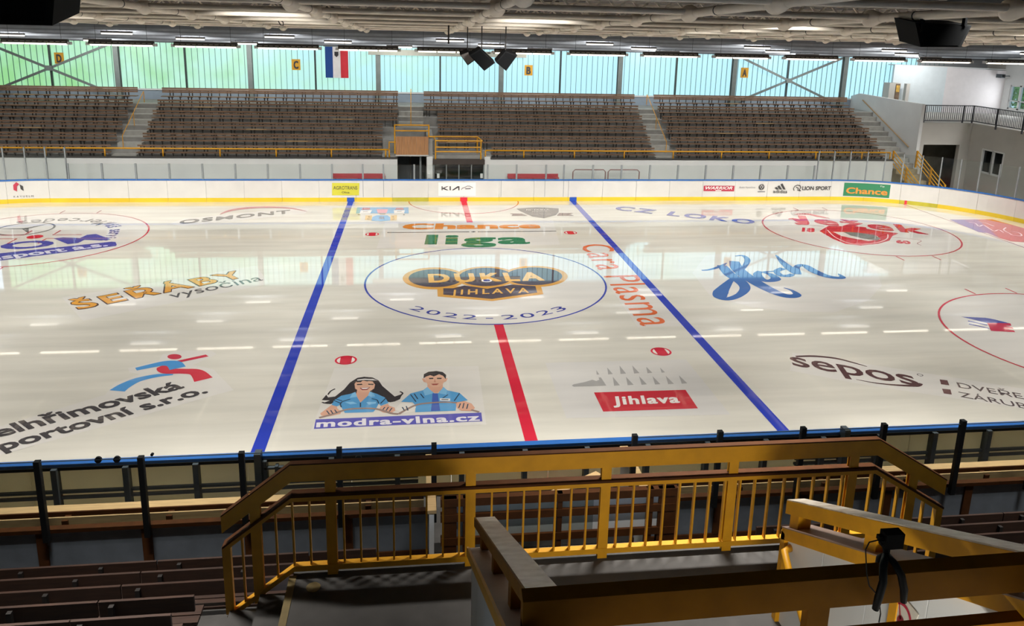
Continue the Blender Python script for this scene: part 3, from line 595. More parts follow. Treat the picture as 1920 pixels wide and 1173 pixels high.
# right hung speaker: trapezoid cabinet in a black yoke
SY = -13.7
c = [AY(1716, 42, SY), AY(1822, 48, SY), AY(1802, 88, SY), AY(1726, 88, SY)]
t = speaker('hanging_speaker', c, (0, 0.7, 0.1), 'black wedge loudspeaker hung in a yoke near the balcony end')
xs = [v.x for v in c]; zt = max(v.z for v in c); x0, x1 = AY(1728, 30, SY).x, AY(1812, 32, SY).x; zy = AY(1770, 30, SY).z
mb = MB(); mb.box(x0, x1, SY-0.05, SY+0.04, zy-0.02, zy+0.02); mb.box(x0, x0+0.05, SY-0.05, SY+0.04, AY(1730, 60, SY).z, zy); mb.box(x1-0.05, x1, SY-0.05, SY+0.04, AY(1810, 48, SY).z, zy); obj('yoke', mb, M_speak, t)
for f in (0.2, 0.85):
    x = x0+(x1-x0)*f; mb = MB(); mb.tube([(x, SY, zy), (x, SY, rz(SY)+0.9)], 0.015, 6); obj('hanger', mb, M_iron, t)
mb = MB(); mb.prism([p+Vector((0, -0.02, 0)) for p in [c[0].lerp(c[2], .06), c[1].lerp(c[3], .06), c[2].lerp(c[0], .06), c[3].lerp(c[1], .06)]], (0, 0.02, 0)); obj('grille', mb, mat('speaker cloth', '08090a', 0.9, var=0.1, spec=0.1), t)
# left speaker: large black box close overhead
SY = -15.2
a_, b_, c_, d_ = AY(-70, -60, SY), AY(105, -40, SY), AY(98, 48, SY), AY(-70, 44, SY)
t = speaker('hanging_speaker', [a_, b_, c_, d_], (0.05, 0.9, 0.2), 'large black loudspeaker box hung over stand D side')
mb = MB(); mb.prism([p+Vector((0, -0.02, 0)) for p in (a_.lerp(c_, .08), b_.lerp(d_, .08), c_.lerp(a_, .08), d_.lerp(b_, .08))], (0, 0.02, 0)); obj('grille', mb, MATS['speaker cloth'], t)
# centre cluster: three tilted boxes
SY = 0.6
def quad(*uv): return [AY(u, v, SY) for u, v in uv]
cl = [(quad((900, 92), (928, 118), (908, 133), (880, 104)), 'dark tilted loudspeaker in the middle of the centre cluster', M_speak),
      (quad((930, 117), (948, 96), (970, 104), (949, 133)), 'dark tilted loudspeaker on the stand A side of the centre cluster', M_speak),
      (quad((862, 102), (878, 96), (892, 112), (877, 123)), 'grey faced tilted loudspeaker of the centre cluster', mat('grey speaker cloth', '7b7571', 0.9, var=0.1))]
for pts, lab, mm in cl:
    if 'grey' in lab: pts = [p+ray(877, 110)*0.9/ray(877, 110).y for p in pts]
    t = speaker('cluster_speaker', pts, (0, 0.6, 0.1), lab)
    ctr = sum(pts, Vector())/4; mb = MB(); mb.prism([ctr+(p-ctr)*0.88+Vector((0, -0.015, 0)) for p in pts], (0, 0.02, 0)); obj('grille', mb, mm if mm is not M_speak else MATS['speaker cloth'], t)
    mb = MB(); mb.tube([ctr+Vector((0, 0.3, 0)), Vector((ctr.x, ctr.y+0.3, rz(ctr.y)+1.0))], 0.02, 6); obj('hanger', mb, M_iron, t)
mb = MB(); p = AY(841, 82, 1.0); q = Vector((p.x, p.y, rz(1.0)+1.0)); mb.tube([p, q], 0.03, 6); tag(obj('hanging_rod', mb, M_iron), 'thin black rod hanging from the tube grid', 'rod')
cb = MB(); pts = [AY(u, v, 2.0) for u, v in ((521, 38), (526, 47), (531, 48), (531, 42), (526, 38))]; cb.tube(pts, 0.02, 6); tag(obj('cable_loop', cb, M_iron), 'black cable loop hanging from the tube grid', 'cable')
# scoreboard bars between the fixtures
# ================================================================== BOARDS AND GLASS
def strip(mb, s0, s1, n0, n1, z0, z1, step=0.5):
    """box strip following the board line; n0..n1 outward offset"""
    n = max(1, int(math.ceil(abs(s1-s0)/step))); base = len(mb.v)
    for i in range(n+1):
        s = s0+(s1-s0)*i/n; p, nn = rink_path(s)
        for off, z in ((n0, z0), (n1, z0), (n1, z1), (n0, z1)): q = p-nn*off; mb.v.append(Vector((q.x, q.y, z)))
    for i in range(n):
        a = base+4*i
        for k in range(4): k2 = (k+1) % 4; mb.f.append((a+k, a+k2, a+4+k2, a+4+k))
    mb.f.append((base+3, base+2, base+1, base)); e = base+4*n; mb.f.append((e, e+1, e+2, e+3))
    return mb
BD = thing('rink_boards', (0, HW, 0), 'white dasher boards around the ice with blue cap and yellow kick plate', 'rink boards')
npan = 2*round(HALF/1.95); sl_ = 2*HALF/npan
M_nearb = mat('cream board back', 'd8d0b8', 0.5, var=0.08, scale=1.5)
_n = M_nearb.node_tree; _t = _n.nodes.new('ShaderNodeBsdfTranslucent'); _t.inputs[0].default_value = lin('efe6cc'); _m = _n.nodes.new('ShaderNodeMixShader'); _m.inputs[0].default_value = 0.55
_n.links.new(_n.nodes['Principled BSDF'].outputs[0], _m.inputs[1]); _n.links.new(_t.outputs[0], _m.inputs[2]); _n.links.new(_m.outputs[0], _n.nodes['Material Output'].inputs[0])
for i in range(npan):
    s0 = -HALF+i*sl_; p, _ = rink_path(s0+sl_/2)
    if p.x < -27 and p.y < 8: continue
    mb = MB(); strip(mb, s0+0.006, s0+sl_-0.006, 0.0, 0.05, 0.22, BH-0.05); obj('board_panel', mb, M_white if p.y > -12 else M_nearb, BD)
    mb = MB(); strip(mb, s0+0.006, s0+sl_-0.006, -0.012, 0.03, 0.0, 0.22); obj('kick_plate', mb, M_kick if random.random() < 0.93 else mat('green yellow kick plate', 'b3a835', 0.4, var=0.1), BD)
mb = MB(); strip(mb, -HALF+40, HALF, -0.03, 0.13, BH-0.06, BH); strip(mb, -HALF+0.0, -HALF+40, -0.03, 0.13, BH-0.06, BH); obj('cap_rail', mb, M_cap, BD)
# gate seams
for s in (-5.45, -4.35, 2.05, 4.5, 5.55):
    mb = MB(); strip(mb, s-0.012, s+0.012, -0.004, 0.02, 0.25, BH-0.06); obj('gate_seam', mb, M_galv, BD)
# line marks carried up the kick plate
for s, c in ((-6.12, '2a52a8'), (6.12, '2a52a8'), (0.0, 'd2333f')):
    mb = MB(); strip(mb, s-0.2, s+0.2, -0.018, 0.0, 0.0, 0.225); obj('line_mark', mb, mat('kick mark '+c, c, 0.4, var=0.05), BD)
mb = MB(); strip(mb, 25.55, 25.68, -0.018, 0.0, 0.0, 0.225); obj('line_mark', mb, mat('kick mark d2333f', 'd2333f'), BD)
# back frame of the near boards
y = -14.1
for i in range(34):
    x = -20.5+1.25*i
    mb = MB(); mb.box(x-0.05, x+0.05, -14.22, -14.06, 0.0, 1.15); obj('frame_post', mb, M_dsteel, BD)
for z in (0.62, 0.50):
    mb = MB(); mb.box(-21, -2.6, -14.14, -14.08, z, z+0.05); obj('frame_rail', mb, M_dsteel, BD)
    mb = MB(); mb.box(5.2, 21, -14.14, -14.08, z, z+0.05); obj('frame_rail', mb, M_dsteel, BD)
mb = MB(); mb.box(-21, 21, -14.15, -14.05, 1.1, 1.16); obj('frame_rail', mb, M_black, BD)
for (x) in (-5.6, 6.2):          # gate latches
    mb = MB(); mb.box(x-0.06, x+0.06, -14.3, -14.1, 0.5, 1.35); mb.box(x+0.1, x+0.45, -14.22, -14.14, 0.98, 1.02); mb.box(x+0.3, x+0.36, -14.24, -14.12, 0.65, 1.05); obj('gate_latch', mb, M_dsteel, BD)
# ---- far glass
GL = thing('far_glass', (0, HW, BH), 'low clear glass panes with grey posts on the far boards', 'glass screen')
posts = [-20.4+1.665*i for i in range(10)][0:9]+[-5.45, -4.35, -2.7, 1.3, 2.9, 4.55, 5.55]+[7.2+1.635*i for i in range(9)]
for s in posts:
    mb = MB(); strip(mb, s-0.045, s+0.045, 0.02, 0.10, BH, 2.04); obj('post', mb, M_galv, GL)
allp = sorted(posts)
for a, c in zip(allp[:-1], allp[1:]):
    mb = MB(); strip(mb, a+0.05, c-0.05, 0.05, 0.062, BH, 2.02); obj('pane', mb, M_glass, GL)
for sg, nm, lab in ((1, 'tall_glass', 'tall clear glass panes with slim posts around the corner by stand A'), (-1, 'tall_glass', 'tall clear glass panes with slim posts around the corner by stand D')):
    TG = thing(nm, (sg*26, 12, BH), lab, 'glass screen')
    ss = [20.45+0.955*i for i in range(17 if sg > 0 else 9)]
    for s in ss:
        mb = MB(); strip(mb, sg*(s-0.03), sg*(s+0.03), 0.02, 0.09, BH, 2.88); obj('post', mb, M_galv, TG)
    for a, c in zip(ss[:-1], ss[1:]):
        mb = MB(); strip(mb, sg*(a+0.035), sg*(c-0.035), 0.05, 0.062, BH, 2.86); obj('pane', mb, M_glass, TG)
# ================================================================== ADVERT PRINTS ON THE BOARDS
def TX(s, bold=0.0, shear=0.0, space=1.0, res=3):
    """text as flat mesh: x scaled 0..1 over the ink, y in cap heights"""
    def raw(t):
        cu = bpy.data.curves.new('t', 'FONT'); cu.body = t; cu.size = 1; cu.offset = min(bold, 0.012); cu.shear = shear; cu.space_character = space; cu.resolution_u = res
        o = bpy.data.objects.new('t', cu); COL.objects.link(o); bpy.context.view_layer.update()
        me = bpy.data.meshes.new_from_object(o.evaluated_get(bpy.context.evaluated_depsgraph_get()))
        v = [tuple(p.co) for p in me.vertices]; f = [tuple(p.vertices) for p in me.polygons]
        bpy.data.objects.remove(o); bpy.data.curves.remove(cu); bpy.data.meshes.remove(me); return v, f
    global CAPH
    v, f = raw(s); e = bold-0.012
    if e > 0.002:                                   # heavier weights: copies shifted by a hair, each on its own layer
        b = v; fb = f; v = []; f = []
        for dx, dy in ((0, 0), (-e, -e*.6), (e, -e*.6), (-e, e*.6), (e, e*.6)):
            n = len(v); v += [(p[0]+dx, p[1]+dy, 0) for p in b]; f += [tuple(i+n for i in q) for q in fb]
    x0 = min(p[0] for p in v); x1 = max(p[0] for p in v); h = 0.728
    return [((p[0]-x0)/(x1-x0), (p[1]-0.0)/h) for p in v], f
def text_on(name, s, fn, m, parent, **k):
    """every face on its own hair-thin layer, so overlapping contours never share a plane"""
    v, f = TX(s, **k); mb = MB(); nrm = (fn(1, 0)-fn(0, 0)).cross(fn(0, 1)-fn(0, 0)).normalized()*6e-6
    for n, q in enumerate(f): mb.add([fn(*v[i])+nrm*n for i in q], [tuple(range(len(q)))])
    return obj(name, mb, m, parent)
def board_fn(u0, v0, u1, v1, ut, vt, off=0.03):
    """affine frame on the straight far boards from three picture points on the plane y = HW"""
    a = AY(u0, v0, HW-off); b2 = AY(u1, v1, HW-off); t = AY(ut, vt, HW-off); ex = b2-a; ey = t-a
    return lambda x, y: a+ex*x+ey*y
def bpoly(name, pts, m, parent, off=0.015):
    mb = MB(); mb.poly([AY(u, v, HW-off) for u, v in pts]); return obj(name, mb, m, parent)
def bline(name, pts, wd, m, parent, off=0.03):
    mb = MB(); P = [AY(u, v, HW-off) for u, v in pts]
    for p, q in zip(P[:-1], P[1:]):
        d = (q-p).normalized(); n = Vector((-d.z, 0, d.x))*wd/2; mb.add([p-n-d*wd*.3, q-n+d*wd*.3, q+n+d*wd*.3, p+n-d*wd*.3], [(0, 1, 2, 3)])
    return obj(name, mb, m, parent)
K = mat('advert black', '3a3838', 0.5, var=0); KR = mat('advert red', 'b23248', 0.5, var=0); KW = mat('advert white', 'e9e6e2', 0.5, var=0); KG = mat('advert green', '2f7d55', 0.5, var=0); KO = mat('advert orange', 'd98f3c', 0.5, var=0); KY = mat('advert yellow', 'c9c23a', 0.5, var=0); KGY = mat('advert grey', '77767a', 0.5, var=0)
ad = bpoly('advert', [(622.5, 342.7), (674, 343), (673, 366), (622.5, 366)], KY, BD)
text_on('lettering', 'AGROTRANS', board_fn(625, 355.2, 670, 355.2, 625, 348.4), K, ad); text_on('lettering', 'Olice', board_fn(641, 362.5, 655, 362.5, 641, 358.2), K, ad)
ad = bpoly('advert', [(822, 342), (892, 342), (892, 367), (822, 367)], KW, BD, 0.008)
P1 = [(828, 356.5), (828, 349), (829.8, 349), (829.8, 352.5), (838, 349), (841, 349), (833, 352.6), (841.5, 356.5), (837.5, 356.5), (829.8, 353.6), (829.8, 356.5)]
bpoly('lettering', P1, K, ad, 0.03); bpoly('lettering', [(843, 356.5), (843, 349), (845.3, 349), (845.3, 356.5)], K, ad, 0.03)
bpoly('lettering', [(847, 356.5), (858, 349), (861.5, 349), (861.5, 356.5), (859.3, 356.5), (859.3, 351.2), (850.5, 356.5)], K, ad, 0.03)
bline('car_outline', [(865, 355.5), (867, 352.5), (872, 351), (876, 348.6), (881, 348.8), (884, 350.4), (886.5, 351.5)], 0.03, KGY, ad); bline('car_outline', [(873, 353.6), (882, 353.3)], 0.06, KGY, ad)
ad = bpoly('advert', [(1319.5, 348), (1377.5, 348.2), (1376.5, 358.5), (1319, 358)], KR, BD); text_on('lettering', 'WARRIOR', board_fn(1322.5, 354.8, 1373, 355, 1323, 349.2), KW, ad, bold=0.02, shear=0.3); bline('lettering', [(1342, 356.9), (1352, 357)], 0.05, KW, ad)
ad = text_on('lettering', 'Auto Vysočina', board_fn(1386, 352.3, 1416, 352.6, 1386, 348.9), KGY, BD)
cv = AY(1428, 350.5, HW-0.03); rgm = MB(); R1, R2 = 0.17, 0.135
for i in range(24):
    a0, a1 = i*math.pi/12, (i+1)*math.pi/12; rgm.add([cv+Vector((math.cos(a)*r, 0, math.sin(a)*r)) for a, r in ((a0, R2), (a1, R2), (a1, R1), (a0, R1))], [(0, 1, 2, 3)])
ad = obj('round_emblem', rgm, K, BD)
bline('letter_stroke', [(1425.6, 347), (1427.9, 351), (1430.4, 347)], 0.035, K, ad); bline('letter_stroke', [(1424, 349.5), (1426, 354.2), (1428, 351), (1430, 354.2), (1432, 349.5)], 0.035, K, ad); bline('letter_stroke', [(1421, 359.3), (1434, 359.3)], 0.05, KGY, ad)
ad = text_on('lettering', 'adidas', board_fn(1449.5, 361.5, 1476, 361.8, 1449.5, 355.3), K, BD, bold=0.01)
for i, (u, h) in enumerate(((1452, 3), (1457.5, 6), (1463.5, 9.5))):
    bpoly('bar_mark', [(u+4.0+i*0.6, 355), (u+0.3-i*0.2, 355-h), (u+4.2-i*0.2, 354.2-h-1), (u+8.3+i*0.6, 355)], K, ad, 0.03)
text_on('lettering', 'LION SPORT', board_fn(1504, 356, 1558, 356, 1504.5, 348.8), K, BD, bold=0.02, shear=0.05)
bline('lion_outline', [(1489, 357), (1488, 353), (1490.5, 349), (1495, 346.8), (1500, 347.5), (1502, 351), (1499, 355), (1501, 357.5), (1496, 356.5), (1497, 352.5), (1493, 350.5)], 0.04, K, BD)
# curved advert: green panel with orange word
def cfn(s0, s1, z0, z1, off):
    def f(x, y):
        p, n = rink_path(s0+(s1-s0)*x); q = p+n*off; return Vector((q.x, q.y, z0+(z1-z0)*y))
    return f
f = cfn(22.15, 24.72, 0.28, 1.06, 0.01); mb = MB(); n = 8
for i in range(n): mb.add([f(i/n, 0), f((i+1)/n, 0), f((i+1)/n, 1), f(i/n, 1)], [(0, 1, 2, 3)])
ad = obj('advert', mb, KG, BD); text_on('lettering', 'Chance', cfn(22.3, 24.6, 0.44, 0.80, 0.025), KO, ad, bold=0.03); text_on('lettering', 'Tip', cfn(24.15, 24.4, 0.90, 0.98, 0.025), KW, ad)
# red and black house mark, left end
def L12(x, y): return (x/12, 330+y/12)
def bpc(name, pts, m, parent, off=0.03):
    """picture points dropped on the left board curve"""
    out = []
    for u, v in pts:
        best = None
        for i in range(400):
            s = -22-i*0.01; p, n = rink_path(s); q = p+n*off; d = ray(u, v); t = (q-CAM).dot(Vector((n.x, n.y, 0)))/d.dot(Vector((n.x, n.y, 0))); h = CAM+d*t; e = (Vector((h.x, h.y, 0))-Vector((q.x, q.y, 0))).length
            if best is None or e < best[0]: best = (e, h)
        out.append(best[1])
    mb = MB(); mb.poly(out); return obj(name, mb, m, parent)
ad = bpc('house_mark', [L12(*p) for p in ((365, 135), (430, 180), (380, 230), (380, 345), (305, 310), (295, 200))], KR, BD)
bpc('house_mark', [L12(*p) for p in ((440, 185), (515, 225), (530, 330), (465, 295))], K, ad)
text_on('lettering', 'KAYUELM', cfn(-23.05, -22.15, 0.30, 0.40, 0.02), K, ad, space=1.6)
# letters on the amber block signs
for ch, (x, z, t) in SIGN_POS.items():
    text_on('letter', ch, lambda a, b, x=x, z=z: Vector((x-0.15+0.3*a, WY-0.13, z-0.24+0.48*b)), K, t, bold=0.05)
# ================================================================== NEAR SIDE: PLAYERS' BENCH, SCREEN, LOW WALL
WYN = -15.6
nw = thing('wall_near', (0, WYN, 0), 'low brown framed wall with grey panels behind the players bench', 'wall', kind='structure')
def framed_wall(x0, x1, first):
    mb = MB(); mb.box(x0, x1, WYN-0.1, WYN+0.02, 0.86, 0.93); obj('top_rail', mb, M_brown, nw)
    mb = MB(); mb.box(x0, x1, WYN-0.05, WYN+0.02, -0.3, 0.1); obj('bottom_rail', mb, M_brown, nw)
    x = first
    while x < x1:
        xa = max(x, x0); xb = min(x+1.52, x1)
        mb = MB(); mb.box(xa, xb, WYN-0.02, WYN+0.01, 0.1, 0.86); obj('grey_panel', mb, M_panel, nw)
        if xb < x1: mb = MB(); mb.box(xb, min(xb+0.16, x1), WYN-0.06, WYN+0.02, 0.1, 0.86); obj('upright', mb, M_brown, nw)
        x += 1.68
framed_wall(-21, -2.35, -21+0.45); framed_wall(1.35, 21, 1.35)
NS = thing('near_glass', (0, WYN, 0.95), 'clear glass screen with black posts behind the players bench', 'glass screen')
npost = [-2.33-1.6*i for i in range(12)]; npost2 = [1.22+1.58*i for i in range(12)]
for x in npost+npost2:
    mb = MB(); mb.box(x-0.045, x+0.045, WYN-0.2, WYN-0.11, 0.75, 2.27+0.01*x*0.4); obj('post', mb, M_black, NS)
for ps in (npost[::-1], npost2):
    for a, c in zip(ps[:-1], ps[1:]):
        mb = MB(); mb.box(a+0.05, c-0.05, WYN-0.16, WYN-0.148, 0.96, 2.21); pn0 = obj('pane', mb, M_glass, NS)
        mb = MB(); mb.box(a+0.05, c-0.05, WYN-0.161, WYN-0.147, 2.21, 2.222); obj('pane_edge', mb, M_dsteel, pn0)
for (u, v, r) in ((184, 862, .055), (219, 861, .055), (285, 852, .025), (672, 859, .055)):
    p = AY(u, v, WYN-0.15); mb = MB(); mb.tube([p+Vector((0, -0.01, 0)), p+Vector((0, 0.03, 0))], r, 16); obj('speaking_hole', mb, M_black, NS)
for xa, xb, lab in ((-21, -2.5, 'long pale wooden players bench on the stand D side'), (1.5, 21, 'long pale wooden players bench on the stand A side')):
    t = thing('players_bench', ((xa+xb)/2, -15.0, 0.2), lab, 'bench')
    mb = MB(); mb.box(xa, xb, -15.05, -14.85, 0.79, 0.84); obj('seat', mb, M_ltwood, t)
    mb = MB(); mb.box(xa, xb, -15.08, -15.05, 0.71, 0.845); obj('edge_board', mb, M_brown, t)
    mb = MB(); mb.box(xa, xb, -15.22, -15.19, 0.60, 0.83); obj('rear_board', mb, M_ltwood, t)
    x = xa+0.3
    while x < xb:
        mb = MB(); mb.box(x-0.05, x+0.05, -15.26, -14.87, 0.2, 0.79); obj('leg', mb, M_brown, t); x += 1.72
mb = MB(); mb.box(-21, 21, WYN, -14.1, 0.0, 0.2); tag(obj('floor_bench', mb, M_concd), 'dark rubber floor of the players bench', 'floor', kind='structure')
# centre box between the benches
for (xs, lab) in (((-2.42, -2.34), 'white partition with pale top rail at the end of the stand D side bench'), ((1.36, 1.44), 'white partition with pale top rail at the end of the stand A side bench')):
    t = thing('partition', (xs[0], -15.4, 0.2), lab, 'partition')
    mb = MB(); mb.box(xs[0], xs[1], -16.3, -14.5, 0.0, 1.25); obj('panel', mb, M_wallw, t)
    mb = MB(); mb.vbar((sum(xs)/2, -16.3, 1.3), (sum(xs)/2, -14.5, 1.3), 0.16, 0.06); obj('top_rail', mb, M_ltwood, t)
TP = thing('timber_partition', (-0.5, -16.3, 0), 'brown timber frame with two tiers of panels in the centre box', 'partition')
YP = -16.3
def pbox(u0, v0, u1, v1, dy0, dy1):
    a = AY(u0, v0, YP); c = AY(u1, v1, YP); mb = MB(); mb.box(a.x, c.x, YP+dy0, YP+dy1, c.z, a.z); return mb
for (v0, v1) in ((922, 936), (951, 964), (994, 1007)):
    a = AY(826, v0+6, YP); c = AY(1265, v0-10, YP); zz = (a.z+AY(1265, v0, YP).z)/2
    mb = MB(); h = (v1-v0)/116.0; mb.box(a.x, c.x, YP-0.06, YP+0.06, AY(1050, v1, YP).z, AY(1050, v0, YP).z); obj('rail', mb, M_brown, TP)
zr = [AY(1050, v, YP).z for v in (936, 951, 964, 994, 922, 1007)]
for u0, u1 in ((829, 856), (868, 876), (1044, 1053), (1210, 1222), (1232, 1266)):
    mb = MB(); mb.box(AY(u0, 960, YP).x, AY(u1, 960, YP).x, YP-0.05, YP+0.05, zr[5]-0.5, zr[4]); obj('upright', mb, M_brown, TP)
for u0, u1, mm in ((856, 868, M_panel), (876, 1044, mat('pale grey panel', '9aa09c', 0.6, var=0.1)), (1053, 1112, MATS['pale grey panel']), (1112, 1210, M_wallw), (1222, 1232, M_wallw)):
    for z1, z0 in ((zr[0], zr[1]), (zr[2], zr[3])):
        mb = MB(); mb.box(AY(u0, 960, YP).x, AY(u1, 960, YP).x, YP-0.01, YP+0.01, z0, z1); obj('panel', mb, mm, TP)
mb = MB(); mb.vbar((-0.55, -16.1, 1.28), (0.75, -15.2, 1.18), 0.16, 0.05); tag(obj('desk_board', mb, M_ltwood, loc=(0.1, -15.6, 1.15)), 'pale sloping desk board inside the centre box', 'board')
# ================================================================== NEAR STAND
mb = MB()
def nty(i): return -15.75-0.86*i
def ntz(i): return -0.1+0.45*i
for i in range(0, 9):
    for a, c in ((-30, -4.6), (3.3, 30)): mb.box(a, c, nty(i+1)-0.2, nty(i), ntz(i)-0.7, ntz(i))
    if i < 3: mb.box(-4.6, 3.3, nty(i+1)-0.2, nty(i), ntz(i)-0.7, ntz(i))
for i in range(9, 22):
    for a, c in ((-30, -4.6), (3.3, 30)): mb.box(a, c, nty(i+1)-0.2, nty(i), ntz(i)-0.7, ntz(i))
tag(obj('floor_near_terrace', mb, M_concd, loc=(0, -18, 0)), 'dark stepped terrace of the near stand', 'terrace', kind='structure')
SUPN = MB(); SUPN.box(-0.03, 0.03, -0.36, -0.02, 0.30, 0.36); SUPN.box(-0.03, 0.03, -0.42, -0.36, 0.3, 0.78); SUPN.box(-0.03, 0.03, -0.25, -0.19, 0, 0.33); supn = mesh('support', SUPN, M_iron)
def near_bench(x0, x1, i, lab):
    y = nty(i)-0.28; z = ntz(i); t = thing('bench', ((x0+x1)/2, y, z), lab, 'bench', 'benches of the near stand')
    for d in (0.0, 0.19): mb = MB(); mb.box(x0, x1, y-d-0.17, y-d, z+0.36, z+0.40); obj('seat_slat', mb, M_benchd, t)
    x = x0; 
    while x < x1-0.1:
        xb = min(x+2.4+0.02*i, x1)
        mb = MB(); mb.box(x+0.01, xb-0.01, y-0.36, y-0.32, z+0.60, z+0.82); obj('back_board', mb, M_benchd, t); x = xb
    x = x0+0.35
    while x < x1: inst('support', supn, t, (x, y, z)); x += 1.2
for i in range(6):
    near_bench(-14, -3.3 if i == 0 else (-4.3 if i < 3 else -5.45), i, 'dark stained bench left of the landing, %s row behind the low wall' % ordn[i].replace('lowest', 'first').replace('topmost', 'sixth'))
    near_bench(3.35 if i < 3 else 3.7, 14, i, 'dark stained bench right of the landing, %s row behind the low wall' % ordn[i].replace('lowest', 'first').replace('topmost', 'sixth'))
# landing platform with the stairs down on both sides
LZ = 3.86; FRY = -21.0
mb = MB(); mb.box(-3.85, 2.28, -31, FRY+0.08, LZ-0.25, LZ); mb.box(-3.85, 2.28, FRY-0.02, FRY+0.1, 1.0, LZ-0.25)
tag(obj('floor_landing', mb, M_concd), 'dark rubber landing behind the ochre railing', 'landing', kind='structure')
M_nose = mat('worn ochre nosing', '7d6a3c', 0.6, var=0.2, scale=6)
for sg, xs, lab in ((-1, -3.85, 'dark steps going down from the landing towards the stand D side'), (1, 2.28, 'dark steps going down from the landing towards the stand A side')):
    t = thing('landing_stair', (xs, -22, 2.5), lab, 'stair')
    for k in range(7):
        xa = xs+sg*0.30*k; xb = xs+sg*(0.30*(k+1)+0.02); z = LZ-0.165*(k+1)
        mb = MB(); mb.box(xa, xb, -23.4, FRY-0.045, z-0.2, z); obj('step', mb, M_concd, t)
    mb = MB(); mb.box(xs-0.035, xs+0.035, -23.4, FRY-0.02, LZ-0.02, LZ+0.006); obj('nosing', mb, M_nose, t)
    mb = MB(); mb.tube([(xs+sg*-0.22, -21.2, LZ), (xs+sg*-0.22, -21.2, LZ+0.006)], 0.07, 16); obj('nosing_disc', mb, M_nose, t)
# ---- front railing of the landing
FR = thing('landing_railing', (-0.75, FRY, LZ), 'long ochre railing with broad top board and balusters on the landing', 'railing')
pl = [(-4.5, 4.45), (-3.83, 4.97), (2.22, 4.97), (3.07, 4.45)]
RUN = {}
def run(name, pts, dz, w, h, m, par=None):
    for (xa, za), (xb, zb) in zip(pts[:-1], pts[1:]):
        mb = MB(); mb.vbar((xa, FRY, za+dz), (xb, FRY, zb+dz), w, h); RUN.setdefault(name, []).append(obj(name, mb, m, RUN[par][len(RUN.get(name, []))] if par else FR))
run('top_board', [(a, b+0.03) for a, b in pl], 0.0, 0.06, 0.18, M_yel)
run('top_edge', [(a, b+0.03) for a, b in pl], 0.095, 0.065, 0.014, M_brown, 'top_board')
run('second_rail', pl, -0.245, 0.07, 0.055, M_yel)
run('second_cap', pl, -0.205, 0.11, 0.025, M_brown, 'second_rail')
run('bottom_rail', pl, -1.02, 0.07, 0.06, M_yel)
def zl(x):
    if x < pl[1][0]: return pl[1][1]+(x-pl[1][0])*(pl[1][1]-pl[0][1])/(pl[1][0]-pl[0][0])
    if x > pl[2][0]: return pl[2][1]-(x-pl[2][0])*(pl[2][1]-pl[3][1])/(pl[3][0]-pl[2][0])
    return pl[1][1]
PX = [-4.18, -3.46, -2.09, -0.71, 0.64, 1.97, 2.68]
for x in PX:
    z = zl(x); mb = MB(); mb.box(x-0.05, x+0.05, FRY-0.028, FRY-0.018, z-1.12, z+0.1); mb.box(x-0.05, x+0.05, FRY+0.018, FRY+0.028, z-1.12, z+0.1); mb.box(x-0.015, x+0.015, FRY-0.018, FRY+0.018, z-1.12, z+0.1)
    obj('post', mb, M_yel, FR)
x = -4.47; mb = MB(); mb.box(x-0.04, x+0.04, FRY-0.03, FRY+0.03, zl(x)-1.0, zl(x)-0.24); obj('end_post', mb, M_yel, FR)
x = 3.04; mb = MB(); mb.box(x-0.04, x+0.04, FRY-0.03, FRY+0.03, zl(x)-1.0, zl(x)-0.24); obj('end_post', mb, M_yel, FR)
x = -4.32
while x < 3.0:
    if all(abs(x-p) > 0.07 for p in PX):
        mb = MB(); mb.box(x-0.009, x+0.009, FRY-0.02, FRY+0.02, zl(x)-1.0, zl(x)-0.26); obj('baluster', mb, M_yel, FR)
    x += 0.163
# ---- U-shaped parapet round the stairwell: two arms falling towards the rink, one cross beam
SL = 0.527; YA, YB = -22.0, -24.62
def armz(y): return 5.09+SL*(YA-y)
M_worn = mat('worn varnished handrail', 'cdb79a', 0.35, var=0.25, scale=7, c2='ece2d2')
M_cop = mat('mauve brown coping', '8b7468', 0.5, var=0.12, scale=4)
PA = thing('stairwell_parapet', (-2.04, -23.3, LZ), 'stair parapet with worn wooden handrail and white panels, stand D side of the stairwell', 'parapet')
mb = MB(); mb.vbar((-2.04, YA, armz(YA)-0.03), (-2.0, YB+0.04, armz(YB+0.04)-0.03), 0.17, 0.06); obj('handrail', mb, M_worn, PA)
mb = MB(); mb.vbar((-2.125, YA+0.005, armz(YA)-0.045), (-2.085, YB+0.04, armz(YB+0.04)-0.045), 0.012, 0.09); obj('rail_edge', mb, M_yel_shade, PA)
mb = MB(); mb.vbar((-2.04, YA-0.02, armz(YA)-0.30), (-2.0, YB-1.2, armz(YB-1.2)-0.30), 0.27, 0.04); obj('coping', mb, M_cop, PA)
mb = MB(); mb.vbar((-2.185, YA-0.01, armz(YA)-0.32), (-2.145, YB-1.2, armz(YB-1.2)-0.32), 0.02, 0.09); obj('coping_edge', mb, M_yel, PA)
for y in (YA-0.1, YA-1.05, YA-2.0):
    mb = MB(); mb.box(-2.08, -1.99, y-0.06, y+0.06, armz(y)-0.34, armz(y)-0.05); obj('stub_post', mb, M_yel_shade, PA)
for k in range(6):
    ya = YA-0.02-0.62*k; yb = ya-0.61
    mb = MB(); mb.prism([(-2.15, ya, LZ), (-2.15, yb, LZ), (-2.15, yb, armz(yb)-0.34), (-2.15, ya, armz(ya)-0.34)], (0.25, 0, 0)); obj('white_panel', mb, M_wallw, PA)
PB = thing('stairwell_parapet', (0.75, -23.3, LZ), 'stair parapet with ochre handrail and white panels, stand A side of the stairwell', 'parapet')
